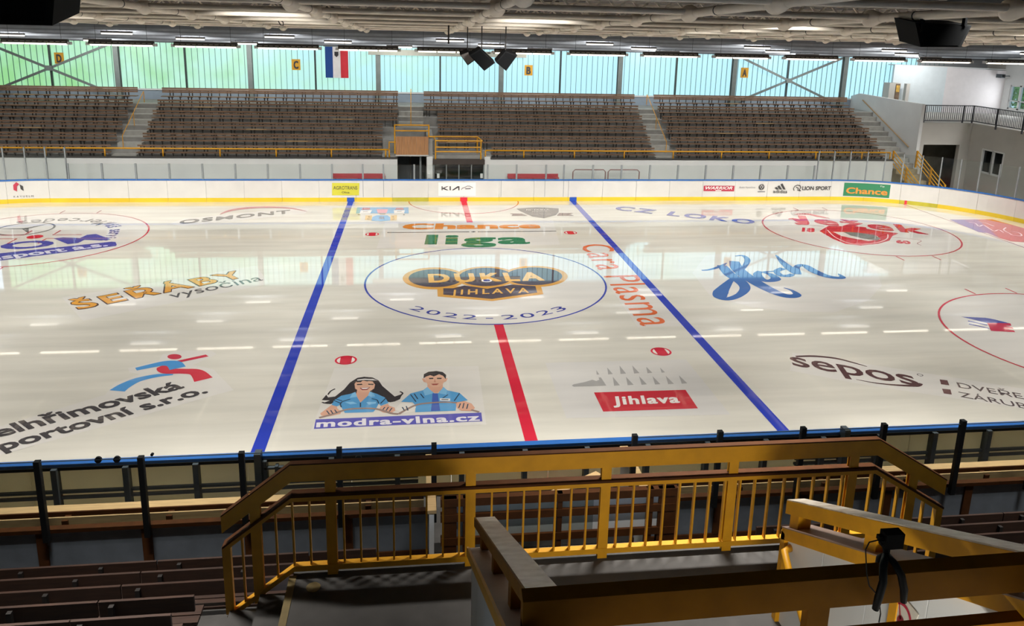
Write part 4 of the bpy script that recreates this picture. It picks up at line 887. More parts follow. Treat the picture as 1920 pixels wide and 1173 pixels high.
mb = MB(); mb.vbar((0.80, YA, armz(YA)-0.06), (0.80, YB-2.2, armz(YB-2.2)-0.06), 0.17, 0.13); obj('handrail', mb, M_yel, PB)
mb = MB(); mb.vbar((0.80, YA, armz(YA)+0.012), (0.80, YB-2.2, armz(YB-2.2)+0.012), 0.165, 0.012); obj('rail_top', mb, M_worn, PB)
mb = MB(); mb.vbar((0.84, YA, armz(YA)-0.33), (0.84, YB-2.2, armz(YB-2.2)-0.33), 0.28, 0.12); obj('coping_edge', mb, M_yel, PB)
mb = MB(); mb.vbar((0.84, YA, armz(YA)-0.265), (0.84, YB-2.2, armz(YB-2.2)-0.265), 0.29, 0.012); obj('coping', mb, M_cop, PB)
for y in (YA-0.12, YA-1.2, YA-2.35):
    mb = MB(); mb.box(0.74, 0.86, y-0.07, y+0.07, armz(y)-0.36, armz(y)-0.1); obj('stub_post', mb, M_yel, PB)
for k in range(7):
    ya = YA-0.02-0.62*k; yb = ya-0.61
    mb = MB(); mb.prism([(0.74, ya, LZ), (0.74, yb, LZ), (0.74, yb, armz(yb)-0.36), (0.74, ya, armz(ya)-0.36)], (0.2, 0, 0)); obj('white_panel', mb, M_wallw, PB)
mb = MB(); mb.box(0.70, 0.76, YA-0.06, YA+0.01, LZ, armz(YA)-0.3); obj('edge_post', mb, M_yel, PB)
mb = MB(); mb.box(0.715, 0.745, YA-1.62, YA-1.54, LZ, armz(YA-1.6)-0.36); obj('edge_post', mb, M_yel, PB)
mb = MB(); mb.tube([(0.74, YA-0.12, armz(YA)-0.40), (0.66, YA-0.16, armz(YA)-0.40), (0.62, YA-0.35, armz(YA)-0.47), (0.62, YA-1.0, armz(YA)-0.95), (0.62, YA-2.3, armz(YA)-1.7)], 0.032, 10); obj('pipe_handrail', mb, M_yel, PB, smooth=True)
CB = thing('cross_beam', (0.2, YB, 5.6), 'broad shade-toned ochre cross beam of the stairwell guard in the foreground', 'guard rail')
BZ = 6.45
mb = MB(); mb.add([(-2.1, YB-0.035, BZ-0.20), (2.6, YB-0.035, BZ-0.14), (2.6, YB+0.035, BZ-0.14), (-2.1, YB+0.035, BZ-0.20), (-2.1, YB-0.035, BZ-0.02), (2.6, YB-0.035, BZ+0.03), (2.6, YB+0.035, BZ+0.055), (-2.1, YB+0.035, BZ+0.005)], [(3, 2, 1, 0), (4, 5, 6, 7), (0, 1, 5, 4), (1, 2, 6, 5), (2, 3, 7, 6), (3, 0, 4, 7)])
obj('beam', mb, M_yel_shade, CB)
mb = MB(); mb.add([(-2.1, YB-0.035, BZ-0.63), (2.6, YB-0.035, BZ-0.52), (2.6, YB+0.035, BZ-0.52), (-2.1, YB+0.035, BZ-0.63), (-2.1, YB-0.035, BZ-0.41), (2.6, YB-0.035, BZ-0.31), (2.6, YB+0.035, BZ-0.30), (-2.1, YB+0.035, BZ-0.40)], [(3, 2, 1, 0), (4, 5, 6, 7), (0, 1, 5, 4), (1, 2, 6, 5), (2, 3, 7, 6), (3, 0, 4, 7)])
obj('lower_beam', mb, M_yel_shade, CB)
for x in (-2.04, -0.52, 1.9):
    mb = MB(); mb.box(x-0.06, x+0.06, YB-0.03, YB+0.03, BZ-0.6, BZ-0.15); obj('post', mb, M_yel_shade, CB)
# ---- small action camera on a bendy tripod hugging the beam
ty_ = YB-0.1
def at_(u, v, y): return AY(u, v, y)
TC = thing('action_camera', at_(1668, 1055, ty_), 'small black action camera with cable on the foreground beam', 'camera')
a = at_(1657, 997, YB); c = at_(1687, 1022, YB)
mb = MB(); mb.box(a.x, c.x, YB-0.03, YB+0.03, c.z, a.z); bm = bmesh.new(); obj('body', mb, M_speak, TC)
mb = MB(); p = at_(1672, 1009, YB+0.03); mb.tube([p, p+Vector((0, 0.03, 0))], 0.017, 12); obj('lens', mb, M_black, TC)
a = at_(1646, 1008, YB); mb = MB(); mb.box(a.x, a.x+0.03, YB-0.015, YB+0.015, a.z-0.01, a.z+0.014); obj('side_plug', mb, M_speak, TC)
tb_ = [at_(1654, 1020, YB), at_(1646, 1012, YB-0.02), at_(1630, 1016, YB-0.035), at_(1623, 1030, YB-0.09), at_(1625, 1075, YB-0.1), at_(1630, 1098, YB-0.1), at_(1648, 1118, YB-0.1), at_(1651, 1150, YB-0.08), at_(1648, 1166, YB-0.08)]
mb = MB(); mb.tube(tb_, 0.0035, 6); obj('cable', mb, M_black, TC)
TG_ = thing('bendy_tripod', at_(1668, 1060, ty_), 'black flexible tripod with foam legs clamped on the foreground beam', 'tripod')
mb = MB(); mb.tube([at_(1662, 1024, YB), at_(1662, 1040, YB)], [0.022, 0.015], 10); obj('ball_head', mb, M_speak, TG_)
def leg(pts, r):
    mb = MB(); mb.tube(pts, r, 10); obj('leg', mb, M_black, TG_, smooth=True)
leg([at_(1661, 1040, YB), at_(1656, 1060, YB-0.08), at_(1656, 1090, YB-0.1), at_(1648, 1118, YB-0.1), at_(1641, 1142, YB-0.1)], [0.018, 0.02, 0.02, 0.021, 0.017])
leg([at_(1664, 1040, YB), at_(1677, 1055, YB-0.08), at_(1690, 1078, YB-0.1), at_(1695, 1105, YB-0.1), at_(1694, 1128, YB-0.1)], [0.016, 0.018, 0.02, 0.02, 0.016])
leg([at_(1660, 1040, YB), at_(1650, 1046, YB+0.03), at_(1648, 1056, YB+0.09), at_(1650, 1075, YB+0.1)], [0.016, 0.02, 0.02, 0.018])
# ---- safety sign on the white panel, wall bracket
sg_ = thing('warning_sign', (0.73, -24.0, 5.0), 'white paper sign with a red ring taped on the stairwell panel', 'sign')
def atx(u, v, x):
    d = ray(u, v); return CAM+d*((x-CAM.x)/d.x)
def SXP(pts, x): return [atx(u, v, x) for u, v in pts]
mb = MB(); mb.prism(SXP([(1668, 1150), (1672, 1125), (1695, 1120), (1722, 1152), (1700, 1200), (1665, 1200)], 0.725), (0.006, 0, 0)); obj('paper', mb, mat('sign paper', 'cfc8bb', 0.7, var=0.05), sg_)
mb = MB(); cc = atx(1688, 1160, 0.72); e1 = atx(1709, 1165, 0.72)-cc; e2 = atx(1686, 1126, 0.72)-cc
for i in range(32):
    a0, a1 = 2*math.pi*i/32, 2*math.pi*(i+1)/32
    mb.add([cc+(e1*math.cos(t)+e2*math.sin(t))*r for t, r in ((a0, .82), (a1, .82), (a1, 1), (a0, 1))], [(0, 1, 2, 3)])
obj('red_ring', mb, mat('sign red', 'b01f3c', 0.5, var=0.05), sg_)
mb = MB(); mb.poly([cc+(e1*math.cos(t)*0.32+e2*(math.sin(t)*0.32-0.12)) for t in [2*math.pi*i/20 for i in range(20)]]); obj('red_mark', mb, mat('sign dark red', '7c1626', 0.5, var=0.1), sg_)
mb = MB(); mb.add([cc+e1*-0.04+e2*0.95, cc+e1*0.04+e2*0.95, cc+e1*0.06, cc-e1*0.06], [(0, 1, 2, 3)]); obj('red_stroke', mb, MATS['sign red'], sg_)

# ---- corridor under the upper rows that opens onto the landing
mb = MB(); mb.box(-2.4, -2.15, -31, -25.85, LZ, 6.0); mb.box(0.95, 1.2, -31, -26.4, LZ, 6.0); mb.box(-2.4, 1.2, -31.2, -31, LZ, 6.0)
tag(obj('wall_corridor', mb, M_wallw), 'white walls of the corridor opening onto the landing', 'wall', kind='structure')
mb = MB(); mb.box(-4.6, 3.3, -31, -25.3, 6.0, 6.15); tag(obj('ceiling_corridor', mb, M_conc), 'concrete slab over the landing corridor', 'ceiling', kind='structure')
cl_ = thing('corridor_lamp', (-0.6, -27.0, 5.8), 'long ceiling lamp in the landing corridor', 'lamp')
mb = MB(); mb.box(-1.4, 0.2, -27.1, -26.9, 5.9, 6.0); obj('housing', mb, M_hous, cl_)
a = area('corridor_light', (0, 0, 0), 1.6, 0.5, CORR_W, col=(1, 0.95, 0.85)); a.parent = cl_; a.location = (0, 0, 0.05); a.rotation_euler = (math.radians(60), 0, 0)
# ================================================================== PRINTS IN THE ICE (parts of the ice)
LVL = [0.0012]
def iw(u, v, lv): p = AZ(u, v, 0.0); return Vector((p.x, p.y, lv))
def ipoly(name, pts, c, parent=None, lv=None, f=None):
    l = lv if lv else 0.006; mb = MB(); P = [iw(*(f(*p) if f else p), l) for p in pts]
    mb.poly(P); return obj(name, mb, IM(c), parent or ice)
def iline(name, pts, wd, c, parent=None, lv=0.006, f=None, taper=None):
    """brush stroke in the ice plane; wd metres or list"""
    P = [iw(*(f(*p) if f else p), lv) for p in pts]
    if len(P) > 2:                                  # smooth with Catmull-Rom
        Q = []; W = []
        ws = wd if isinstance(wd, list) else [wd]*len(P)
        for i in range(len(P)-1):
            p0, p1, p2, p3 = P[max(i-1, 0)], P[i], P[i+1], P[min(i+2, len(P)-1)]
            for k in range(6):
                t = k/6; Q.append(0.5*((2*p1)+(p2-p0)*t+(2*p0-5*p1+4*p2-p3)*t*t+(3*p1-p0-3*p2+p3)*t**3)); W.append(ws[i]+(ws[i+1]-ws[i])*t)
        Q.append(P[-1]); W.append(ws[-1])
    else: Q = P; W = wd if isinstance(wd, list) else [wd]*2
    mb = MB(); n = len(Q)
    for i, q in enumerate(Q):
        d = (Q[min(i+1, n-1)]-Q[max(i-1, 0)]).normalized(); s = Vector((-d.y, d.x, 0))*W[i]/2
        mb.v += [q-s, q+s]
    vv = mb.v; mb = MB()
    for i in range(n-1): mb.add([vv[j]+Vector((0, 0, 1.2e-5*(i % 80))) for j in (2*i, 2*i+2, 2*i+3, 2*i+1)], [(0, 1, 2, 3)])
    return obj(name, mb, IM(c), parent or ice)
def itext(s, bl, br, tl, c, parent=None, lv=0.008, name='lettering', **k):
    a = iw(*bl, lv); b2 = iw(*br, lv); t = iw(*tl, lv); ex = b2-a; ey = t-a
    return text_on(name, s, lambda x, y: a+ex*x+ey*y, IM(c), parent or ice, **k)
def ring(name, c, r, wd, col, parent=None, lv=0.004, a0=0, a1=360, n=96):
    mb = MB(); k = max(4, int(n*(a1-a0)/360))
    for i in range(k):
        p, q = math.radians(a0+(a1-a0)*i/k), math.radians(a0+(a1-a0)*(i+1)/k)
        mb.add([(c[0]+math.cos(t)*rr, c[1]+math.sin(t)*rr, lv) for t, rr in ((p, r-wd/2), (q, r-wd/2), (q, r+wd/2), (p, r+wd/2))], [(0, 1, 2, 3)])
    return obj(name, mb, IM(col), parent or ice)
def disc(name, c, r, col, parent=None, lv=0.003, n=64):
    mb = MB(); mb.poly([(c[0]+r*math.cos(2*math.pi*i/n), c[1]+r*math.sin(2*math.pi*i/n), lv) for i in range(n)]); return obj(name, mb, IM(col), parent or ice)
def rect(name, x0, x1, y0, y1, col, lv=0.004, parent=None):
    mb = MB(); mb.poly([(x0, y0, lv), (x1, y0, lv), (x1, y1, lv), (x0, y1, lv)]); return obj(name, mb, IM(col), parent or ice)
WH = 'd8d4cd'; BL = '2b3fb0'; RD = 'd0283f'; DK = '4a4749'
# lines
rect('blue_line', -6.27, -5.97, -14, 14, BL, 0.0042); rect('blue_line', 5.97, 6.27, -14, 14, BL, 0.0042)
rect('red_line', -0.15, 0.15, -14, -4.52, RD, 0.0042); rect('red_line', -0.15, 0.15, 9.15, 14, RD, 0.0042)
for x in (25.3, -25.3): rect('goal_line', x-0.025, x+0.025, -13, 12.95, 'b04a52')
ring('referee_crease', (0, 14), 3.0, 0.06, RD, a0=180, a1=360)
# circles and spots
disc('circle_panel', (0, 0), 4.46, WH); ring('centre_circle', (0, 0), 4.5, 0.07, '3a45a0', lv=0.005)
EC = {}
for sx in (-1, 1):
    for sy in (-1, 1):
        c = (sx*19.05, sy*7); EC[(sx, sy)] = disc('circle_panel', c, 4.45, WH); ring('face_off_circle', c, 4.5, 0.07, 'c43a4c', lv=0.005)
        for dx in (-0.85, 0.85):
            for d in (-1, 1): rect('hash_mark', c[0]+dx-0.03, c[0]+dx+0.03, c[1]+d*4.5, c[1]+d*5.1, 'c43a4c', 0.005)
for sx in (-1, 1):
    for sy in (-1, 1):
        c = (sx*4.61, sy*7); disc('face_off_spot', c, 0.32, 'e6ded6', lv=0.0045); ring('spot_ring', c, 0.28, 0.06, RD, lv=0.006)
        rect('spot_bar', c[0]-0.16, c[0]+0.16, c[1]-0.25, c[1]+0.25, RD, 0.006)
disc('face_off_spot', (-19.05, 7), 0.32, RD, lv=0.009)
for (dx, dy) in ((-1, -1), (1, -1), (-1, 1), (1, 1)):
    rect('hash_mark', -19.05+dx*0.6, -19.05+dx*1.8, 7+dy*0.3-0.03, 7+dy*0.3+0.03, 'c43a4c', 0.0095); rect('hash_mark', -19.05+dx*0.6-0.03, -19.05+dx*0.6+0.03, 7+dy*0.3, 7+dy*1.1, 'c43a4c', 0.0095)
# ---- centre emblem
def E8(x, y): return (740+x/5.647, 490+y/5.647)
GO, DB = 'd09a48', '4f434c'
def ell(cx, cy, rx, ry, n=40): return [(cx+rx*math.cos(2*math.pi*i/n), cy+ry*math.sin(2*math.pi*i/n)) for i in range(n)]
em = ipoly('emblem_banner', [(450, 270), (455, 372), (1030, 420), (1575, 348), (1545, 250)], GO, lv=0.005, f=E8)
for i, e_ in enumerate(((420, 180, 335, 117), (965, 165, 330, 112), (1480, 160, 352, 112))): ipoly('emblem_lobe', ell(*e_), GO, em, 0.0056+i*0.0001, f=E8)
ipoly('emblem_field', [(515, 285), (515, 352), (1030, 398), (1510, 330), (1490, 262), (1240, 245), (980, 290), (740, 255), (620, 285)], DB, em, 0.0062, f=E8)
for i, e_ in enumerate(((430, 178, 283, 95), (965, 165, 283, 97), (1475, 158, 300, 94))): ipoly('emblem_lobe', ell(*e_), DB, em, 0.0065+i*0.0001, f=E8)
itext('DUKLA', E8(360, 222), E8(1590, 200), E8(350, 132), 'deab55', em, bold=0.045, space=1.3); itext('JIHLAVA', E8(598, 355), E8(1425, 332), E8(605, 300), 'deab55', em, bold=0.02, space=1.4)
disc('centre_spot', (0.02, 0.0), 0.2, 'e8e4e0', lv=0.0095); disc('centre_spot', (0.02, 0), 0.13, '33408f', lv=0.0105)
def arc_text(s, c, r, a0, a1, h, col, parent, inward=True, lv=0.008, wfrac=0.72, bold=0.0):
    n = len(s)
    for i, ch in enumerate(s):
        if ch == ' ': continue
        a = math.radians(a0+(a1-a0)*(i+0.5)/n); up = Vector((-math.cos(a), -math.sin(a), 0)) if inward else Vector((math.cos(a), math.sin(a), 0)); rt = Vector((up.y, -up.x, 0))
        wd = abs(math.radians(a1-a0))*r/n*wfrac*(0.5 if ch in '-i' else 1); o = Vector((c[0]+r*math.cos(a), c[1]+r*math.sin(a), lv))-rt*wd/2
        text_on('lettering', ch, lambda x, y, o=o, rt=rt, up=up, wd=wd: o+rt*wd*x+up*h*y, IM(col), parent, bold=bold)
arc_text('2022-2023', (0, 0), 4.1, -136, -51, 0.42, '3a4191', ice)
# ---- far adverts
pn_ = ipoly('advert_panel', [(722, 415.5), (1037, 412.5), (1050, 459), (706, 466)], WH, lv=0.0028)
itext('Chance', (753, 429.7), (1014, 427.6), (757, 419.5), 'd9873b', pn_, bold=0.05, space=1.05); itext('liga', (796, 457.5), (994, 456.5), (800, 440), '2f7b58', pn_, bold=0.042, space=1.15)
iline('rule', [(726, 436), (880, 434.6)], 0.09, '33363a', pn_); iline('rule', [(896, 434.5), (1043, 433.2)], 0.09, '33363a', pn_); ipoly('rule_diamond', [(882, 434.5), (888, 433.6), (893, 434.4), (888, 435.4)], '33363a', pn_)
def C6(x, y): return (640+x/12, 375+y/12)
cr_ = ipoly('crest_panel', [(355, 165), (1510, 165), (1515, 300), (330, 300)], '5aa0cf', lv=0.005, f=C6)
for pts, c in (([(440, 230), (690, 230), (650, 300), (410, 300)], 'e8e4de'), ([(1180, 230), (1430, 230), (1410, 300), (1190, 300)], 'e8e4de'), ([(480, 175), (650, 175), (640, 220), (450, 222)], 'b04a58'), ([(1240, 175), (1390, 175), (1410, 218), (1200, 220)], 'b04a58'),
               ([(790, 205), (1050, 205), (1020, 290), (820, 295)], 'd78a9a'), ([(880, 215), (960, 215), (950, 250), (880, 250)], 'e6ddd8'), ([(840, 295), (1010, 295), (980, 325), (870, 325)], 'a39a8c'),
               ([(545, 345), (690, 345), (680, 460), (530, 445)], 'd3ad62'), ([(1110, 345), (1250, 340), (1245, 450), (1100, 460)], 'd3ad62'), ([(700, 380), (800, 340), (1040, 345), (1100, 385), (1100, 460), (900, 478), (680, 465)], '5aa0cf'), ([(860, 370), (960, 370), (965, 430), (850, 430)], '6b7c96')):
    ipoly('crest_piece', pts, c, cr_, 0.0065+0.0001*random.randint(1, 9), f=C6)
for a, b2 in (((490, 262), (595, 262)), ((1250, 257), (1355, 257)), ((370, 330), (430, 330)), ((1390, 330), (1430, 330)), ((600, 380), (650, 380)), ((580, 425), (650, 425)), ((1140, 380), (1190, 380)), ((1150, 425), (1200, 425))): iline('crest_mark', [a, b2], 0.09, '33343a', cr_, 0.008, f=C6)
def C7(x, y): return (940+x/12, 375+y/12)
sh = ipoly('shield', [(340, 195), (620, 170), (820, 165), (1050, 172), (1290, 188), (1290, 270), (1220, 340), (960, 408), (700, 370), (560, 310), (430, 250)], '665d59', lv=0.005, f=C7)
ipoly('ribbon', [(190, 300), (460, 305), (590, 355), (220, 355), (260, 328)], '6a4a42', sh, 0.0045, f=C7); ipoly('ribbon', [(1300, 292), (1620, 292), (1530, 320), (1640, 352), (1250, 352)], '6a4a42', sh, 0.0045, f=C7)
itext('HC DUKLA', C7(560, 238), C7(1080, 235), C7(565, 205), 'd8d2ca', sh, bold=0.02); itext('JIHLAVA', C7(680, 275), C7(1040, 272), C7(680, 250), 'c8c2ba', sh); itext('SPECIAL SUPPORTERS', C7(670, 335), C7(1120, 332), C7(672, 308), 'c8c2ba', sh)
itext('CZ LOKO', (1150, 392.6), (1412, 420.5), (1161, 386.0), '4c55a6', bold=0.035, shear=0.0, space=1.25)
os_ = ipoly('advert_panel', [(318, 419), (345, 409.5), (560, 389), (580, 391), (572, 400), (340, 424)], WH, lv=0.0028)
itext('OSMONT', (335, 420), (545, 399.3), (338, 413.0), '4b4845', os_, bold=0.03, space=1.15); iline('swoosh', [(412, 402), (432, 394.5), (462, 390), (505, 388.3), (545, 390.5), (576, 396.5)], [0.03, 0.28, 0.4, 0.34, 0.2, 0.03], 'c0424f', os_)
# ---- crane firm, left middle
pn_ = ipoly('advert_panel', [(116, 557.5), (155.5, 601), (505, 532), (480, 498)], WH, lv=0.0028)
sh_o = itext('ŠEŘÁBY', (146, 581), (466, 518), (127, 566), '5b3f38', pn_, bold=0.045, space=1.2, lv=0.0042)
itext('ŠEŘÁBY', (148, 580), (464, 518.2), (129, 566), 'd99b3e', pn_, bold=0.022, space=1.25, lv=0.008)
itext('vysočina', (322, 560), (494, 525), (312, 549), '5a5556', pn_)
# ---- sports firm, lower left
def S3(x, y): return (x/3.667, 480+y/3.667)
pn_ = ipoly('advert_panel', [(-90, 878), (-90, 826), (197, 740), (215, 718), (262, 701), (243, 698), (240, 690), (298, 676), (305, 664), (340, 657), (398, 658), (406, 664), (362, 684), (400, 692), (438, 731)], WH, lv=0.0028)
itext('Pelhřimovská', (-47, 832), (347, 726.5), (-66, 816), DK, pn_, bold=0.028); itext('sportovní s.r.o.', (-28, 855), (391, 735.5), (-47, 840), DK, pn_, bold=0.028)
ipoly('figure_head', [S3(*p) for p in ell(1200, 692, 49, 18)], 'c02e45', pn_); ipoly('figure_arm', [S3(*p) for p in ((1208, 722), (1415, 677), (1435, 690), (1240, 730))], 'c02e45', pn_)
iline('figure_stroke', [S3(*p) for p in ((935, 778), (1040, 755), (1130, 738), (1195, 742), (1222, 772))], [0.2, 0.26, 0.32, 0.4, 0.42], '4a93d0', pn_, 0.0075)
iline('figure_stroke', [S3(*p) for p in ((1190, 815), (1080, 822), (950, 850), (860, 890), (805, 927))], [0.06, 0.2, 0.28, 0.36, 0.42], '4a93d0', pn_)
iline('figure_stroke', [S3(*p) for p in ((1165, 762), (1118, 768), (1150, 790), (1260, 792), (1350, 800), (1400, 850))], [0.12, 0.3, 0.34, 0.3, 0.36, 0.48], 'cc2f42', pn_, 0.0068)
# ---- cartoon pair
def V6(x, y): return (590+x/6, 690+y/6)
pn_ = ipoly('advert_panel', [(627, 690), (897, 686), (912, 796), (583, 807)], 'dad6ce', lv=0.0028)
bs = ipoly('advert_strip', [(12, 577), (1875, 500), (1887, 598), (-8, 684)], '5f5db0', pn_, 0.005, f=V6)
itext('modra-vlna.cz', V6(15, 668), V6(1862, 592), V6(25, 590), 'e4e0e6', bs, lv=0.0075, bold=0.035, space=1.12)
SK, BLU, INK = 'd9a78e', '5b9fd0', '3c393b'
hair = [(80, 360), (130, 300), (150, 330), (230, 320), (330, 240), (400, 160), (480, 110), (560, 98), (650, 105), (720, 140), (760, 200), (830, 260), (900, 320), (960, 300), (995, 280), (970, 325), (960, 350), (900, 375), (850, 385), (780, 370), (700, 300), (450, 300), (400, 300), (280, 360), (180, 405), (90, 395), (170, 365)]
art = [('hair', hair, INK), ('neck', [(480, 240), (620, 240), (625, 300), (540, 385), (505, 380), (465, 300)], SK),
  ('face', [(448, 180), (470, 150), (560, 140), (650, 150), (680, 185), (670, 230), (620, 262), (560, 272), (500, 262), (455, 230)], 'dcae94'),
  ('shirt', [(190, 415), (215, 365), (300, 310), (400, 290), (460, 268), (475, 320), (515, 388), (600, 310), (620, 265), (700, 290), (790, 330), (832, 392), (745, 425), (720, 400), (690, 460), (660, 495), (340, 505), (305, 450), (285, 415), (250, 432)], BLU),
  ('collar', [(395, 335), (420, 290), (460, 268), (478, 325)], '83bde2'), ('collar', [(600, 312), (620, 265), (665, 285), (680, 320), (640, 325)], '83bde2'),
  ('arm', [(190, 415), (250, 432), (255, 455), (300, 488), (290, 515), (150, 545), (75, 535), (62, 510), (130, 460)], SK), ('arm', [(745, 425), (825, 402), (840, 425), (900, 445), (908, 478), (860, 508), (770, 500), (722, 472)], SK),
  ('mouth', [(505, 222), (625, 216), (590, 246), (535, 248)], '8f3b40'), ('teeth', [(520, 224), (612, 220), (585, 236), (540, 237)], 'efe9e4'), ('eye', [(472, 180), (530, 176), (540, 188), (480, 192)], INK), ('eye', [(600, 177), (665, 178), (655, 192), (605, 188)], INK),
  ('fringe', [(470, 160), (480, 110), (560, 98), (660, 110), (700, 160), (640, 138), (590, 150), (540, 138), (520, 160)], INK), ('hair_band', [(478, 130), (560, 120), (660, 124), (712, 142), (660, 138), (560, 134), (480, 142)], 'd8d4d0'),
  ('shirt_shine', [(340, 385), (430, 378), (480, 400), (400, 408)], '8cc6ea'), ('shirt_shine', [(580, 385), (690, 378), (690, 400), (610, 412)], '8cc6ea'),
  ('shirt', [(972, 380), (1080, 285), (1220, 250), (1270, 212), (1345, 285), (1390, 285), (1447, 212), (1490, 250), (1630, 280), (1722, 362), (1600, 385), (1585, 480), (1130, 497), (1135, 420), (1100, 385)], BLU),
  ('neck', [(1268, 185), (1440, 185), (1445, 225), (1385, 280), (1345, 280), (1268, 225)], SK), ('ear', [(1205, 120), (1235, 115), (1255, 165), (1225, 155)], SK), ('ear', [(1465, 120), (1498, 112), (1480, 150), (1455, 160)], SK),
  ('face', [(1240, 90), (1350, 65), (1455, 85), (1470, 130), (1440, 185), (1400, 214), (1330, 216), (1270, 185), (1245, 140)], 'dcae94'),
  ('hair', [(1225, 115), (1228, 70), (1280, 42), (1370, 33), (1440, 45), (1480, 78), (1475, 125), (1445, 88), (1400, 70), (1340, 95), (1300, 80), (1255, 95)], INK),
  ('eye', [(1285, 112), (1335, 110), (1335, 124), (1290, 125)], INK), ('eye', [(1375, 110), (1430, 110), (1425, 124), (1378, 124)], INK), ('mouth', [(1310, 178), (1400, 175), (1375, 192), (1330, 193)], 'a0524c'), ('nose', [(1350, 120), (1365, 160), (1340, 160)], 'c58e76'),
  ('collar', [(1220, 255), (1270, 215), (1340, 285), (1240, 310)], '83bde2'), ('collar', [(1395, 285), (1447, 215), (1492, 255), (1480, 300)], '83bde2'),
  ('tie', [(1325, 285), (1385, 285), (1400, 400), (1412, 480), (1308, 485), (1318, 400)], '4866b4'), ('badge', [(1408, 340), (1525, 345), (1520, 371), (1410, 368)], 'e9e5e0'), ('badge_text', [(1425, 350), (1505, 352), (1505, 360), (1425, 358)], '55585e'),
  ('glove', [(905, 470), (960, 400), (1010, 390), (1080, 398), (1140, 440), (1115, 492), (1000, 512)], 'e2ded6'), ('hand', [(1585, 390), (1680, 372), (1765, 400), (1805, 450), (1765, 485), (1650, 482), (1600, 450)], SK)]
LVA = 0.0052
for nm, pts, c in art:
    LVA += 0.0001; ipoly(nm, pts, c, pn_, LVA, f=V6)
for pts in ([(50, 560), (200, 520), (350, 470), (520, 455), (700, 462), (860, 508), (945, 517)], [(945, 517), (1120, 425), (1250, 398), (1450, 385), (1600, 392)], [(1760, 470), (1850, 495)]):
    iline('wheel_rim', pts, 0.075, '9a857c', pn_, 0.0095, f=V6)
for pts in ([(135, 480), (165, 520)], [(180, 475), (205, 515)], [(225, 470), (250, 505)], [(790, 440), (760, 480)], [(830, 440), (800, 485)], [(870, 450), (840, 490)], [(1640, 400), (1620, 450)], [(1680, 395), (1665, 455)], [(1725, 405), (1710, 460)], [(985, 440), (1010, 480)], [(1030, 430), (1050, 480)], [(515, 390), (515, 440)],
            [(300, 440), (290, 410), (310, 380), (400, 350)], [(720, 400), (700, 360), (640, 345)], [(215, 365), (300, 400)], [(240, 350), (310, 370)], [(800, 340), (740, 400)], [(1080, 300), (1140, 380)], [(1120, 290), (1160, 350)], [(1630, 285), (1570, 370)], [(1500, 300), (1440, 340)], [(1190, 290), (1230, 340)]):
    iline('ink_line', pts, 0.03, '3a4a5c', pn_, 0.0098, f=V6)
for pts in ([(230, 235), (180, 260), (150, 300)], [(960, 265), (990, 285), (960, 320)], [(80, 385), (150, 400), (210, 380)]): iline('hair_strand', pts, 0.04, INK, pn_, 0.0098, f=V6)
# ---- hedgehog comb panel, lower right of centre
def J3(x, y): return (960+x/3.45, 480+y/3.45)
pn_ = ipoly('advert_panel', [(215, 690), (1125, 668), (1412, 1025), (352, 1048)], 'd2cfca', lv=0.0028, f=J3)
rb_ = ipoly('advert_strip', [(530, 882), (1122, 865), (1203, 985), (590, 1006)], 'c4323f', pn_, 0.005, f=J3)
itext('Jihlava', J3(655, 962), J3(1088, 948), J3(645, 908), 'e9e2de', rb_, lv=0.0075, bold=0.034, space=1.12)
for a, b2, c in (((545, 738), (565, 766), (548, 767)), ((616, 721), (652, 763), (622, 766)), ((695, 708), (738, 760), (702, 763)), ((777, 707), (825, 757), (790, 760)), ((868, 716), (908, 755), (876, 758)), ((957, 721), (990, 752), (968, 755)),
                 ((652, 781), (698, 836), (660, 839)), ((737, 781), (787, 833), (748, 836)), ((822, 777), (873, 830), (838, 833)), ((909, 777), (960, 829), (925, 831)), ((994, 774), (1048, 827), (1010, 829)), ((1079, 771), (1134, 823), (1098, 826))):
    ipoly('spike', (a, b2, c), 'a5a3a0', pn_, f=J3)
ipoly('snout', [(386, 838), (398, 830), (470, 815), (520, 800), (545, 808), (565, 800), (560, 786), (575, 785), (610, 838), (400, 845)], 'a5a3a0', pn_, f=J3)
# ---- plasma firm, reading along the blue line
pn_ = ipoly('advert_panel', [(1086, 455), (1150, 453), (1285, 611), (1196, 613)], WH, lv=0.0036)
itext('Cara Plasma', (1087, 459), (1203, 611.5), (1146, 457.5), 'd9693a', pn_, space=1.05, lv=0.008)
# ---- brush script on an oval
def H6(x, y): return (1300+x/6.4, 460+y/6.4)
pn_ = ipoly('advert_panel', [H6(*p) for p in ((-10, 330), (150, 120), (600, 70), (1300, 60), (1900, 150), (2200, 300), (2260, 480), (2100, 660), (1700, 800), (1200, 800), (700, 740), (200, 600))], WH, lv=0.0028)
SB = '3d66a6'
iline('brush_stroke', [(100, 300), (200, 290), (330, 250), (400, 210)], [0.12, 0.14, 0.2, 0.05], SB, pn_, 0.006, H6)
iline('brush_stroke', [(340, 240), (440, 350), (560, 430), (620, 510), (560, 590), (430, 640), (330, 620), (330, 560), (420, 450), (500, 370), (600, 270), (650, 180), (600, 125), (500, 130)], [0.4, 0.5, 0.5, 0.4, 0.3, 0.3, 0.5, 0.55, 0.3, 0.12, 0.2, 0.25, 0.2, 0.05], SB, pn_, 0.0065, H6)
iline('brush_stroke', [(490, 190), (530, 280), (650, 380), (850, 500), (1050, 590), (1180, 610), (1245, 590), (1180, 540), (1085, 508)], [0.4, 0.55, 0.6, 0.55, 0.45, 0.4, 0.3, 0.15, 0.05], SB, pn_, 0.007, H6)
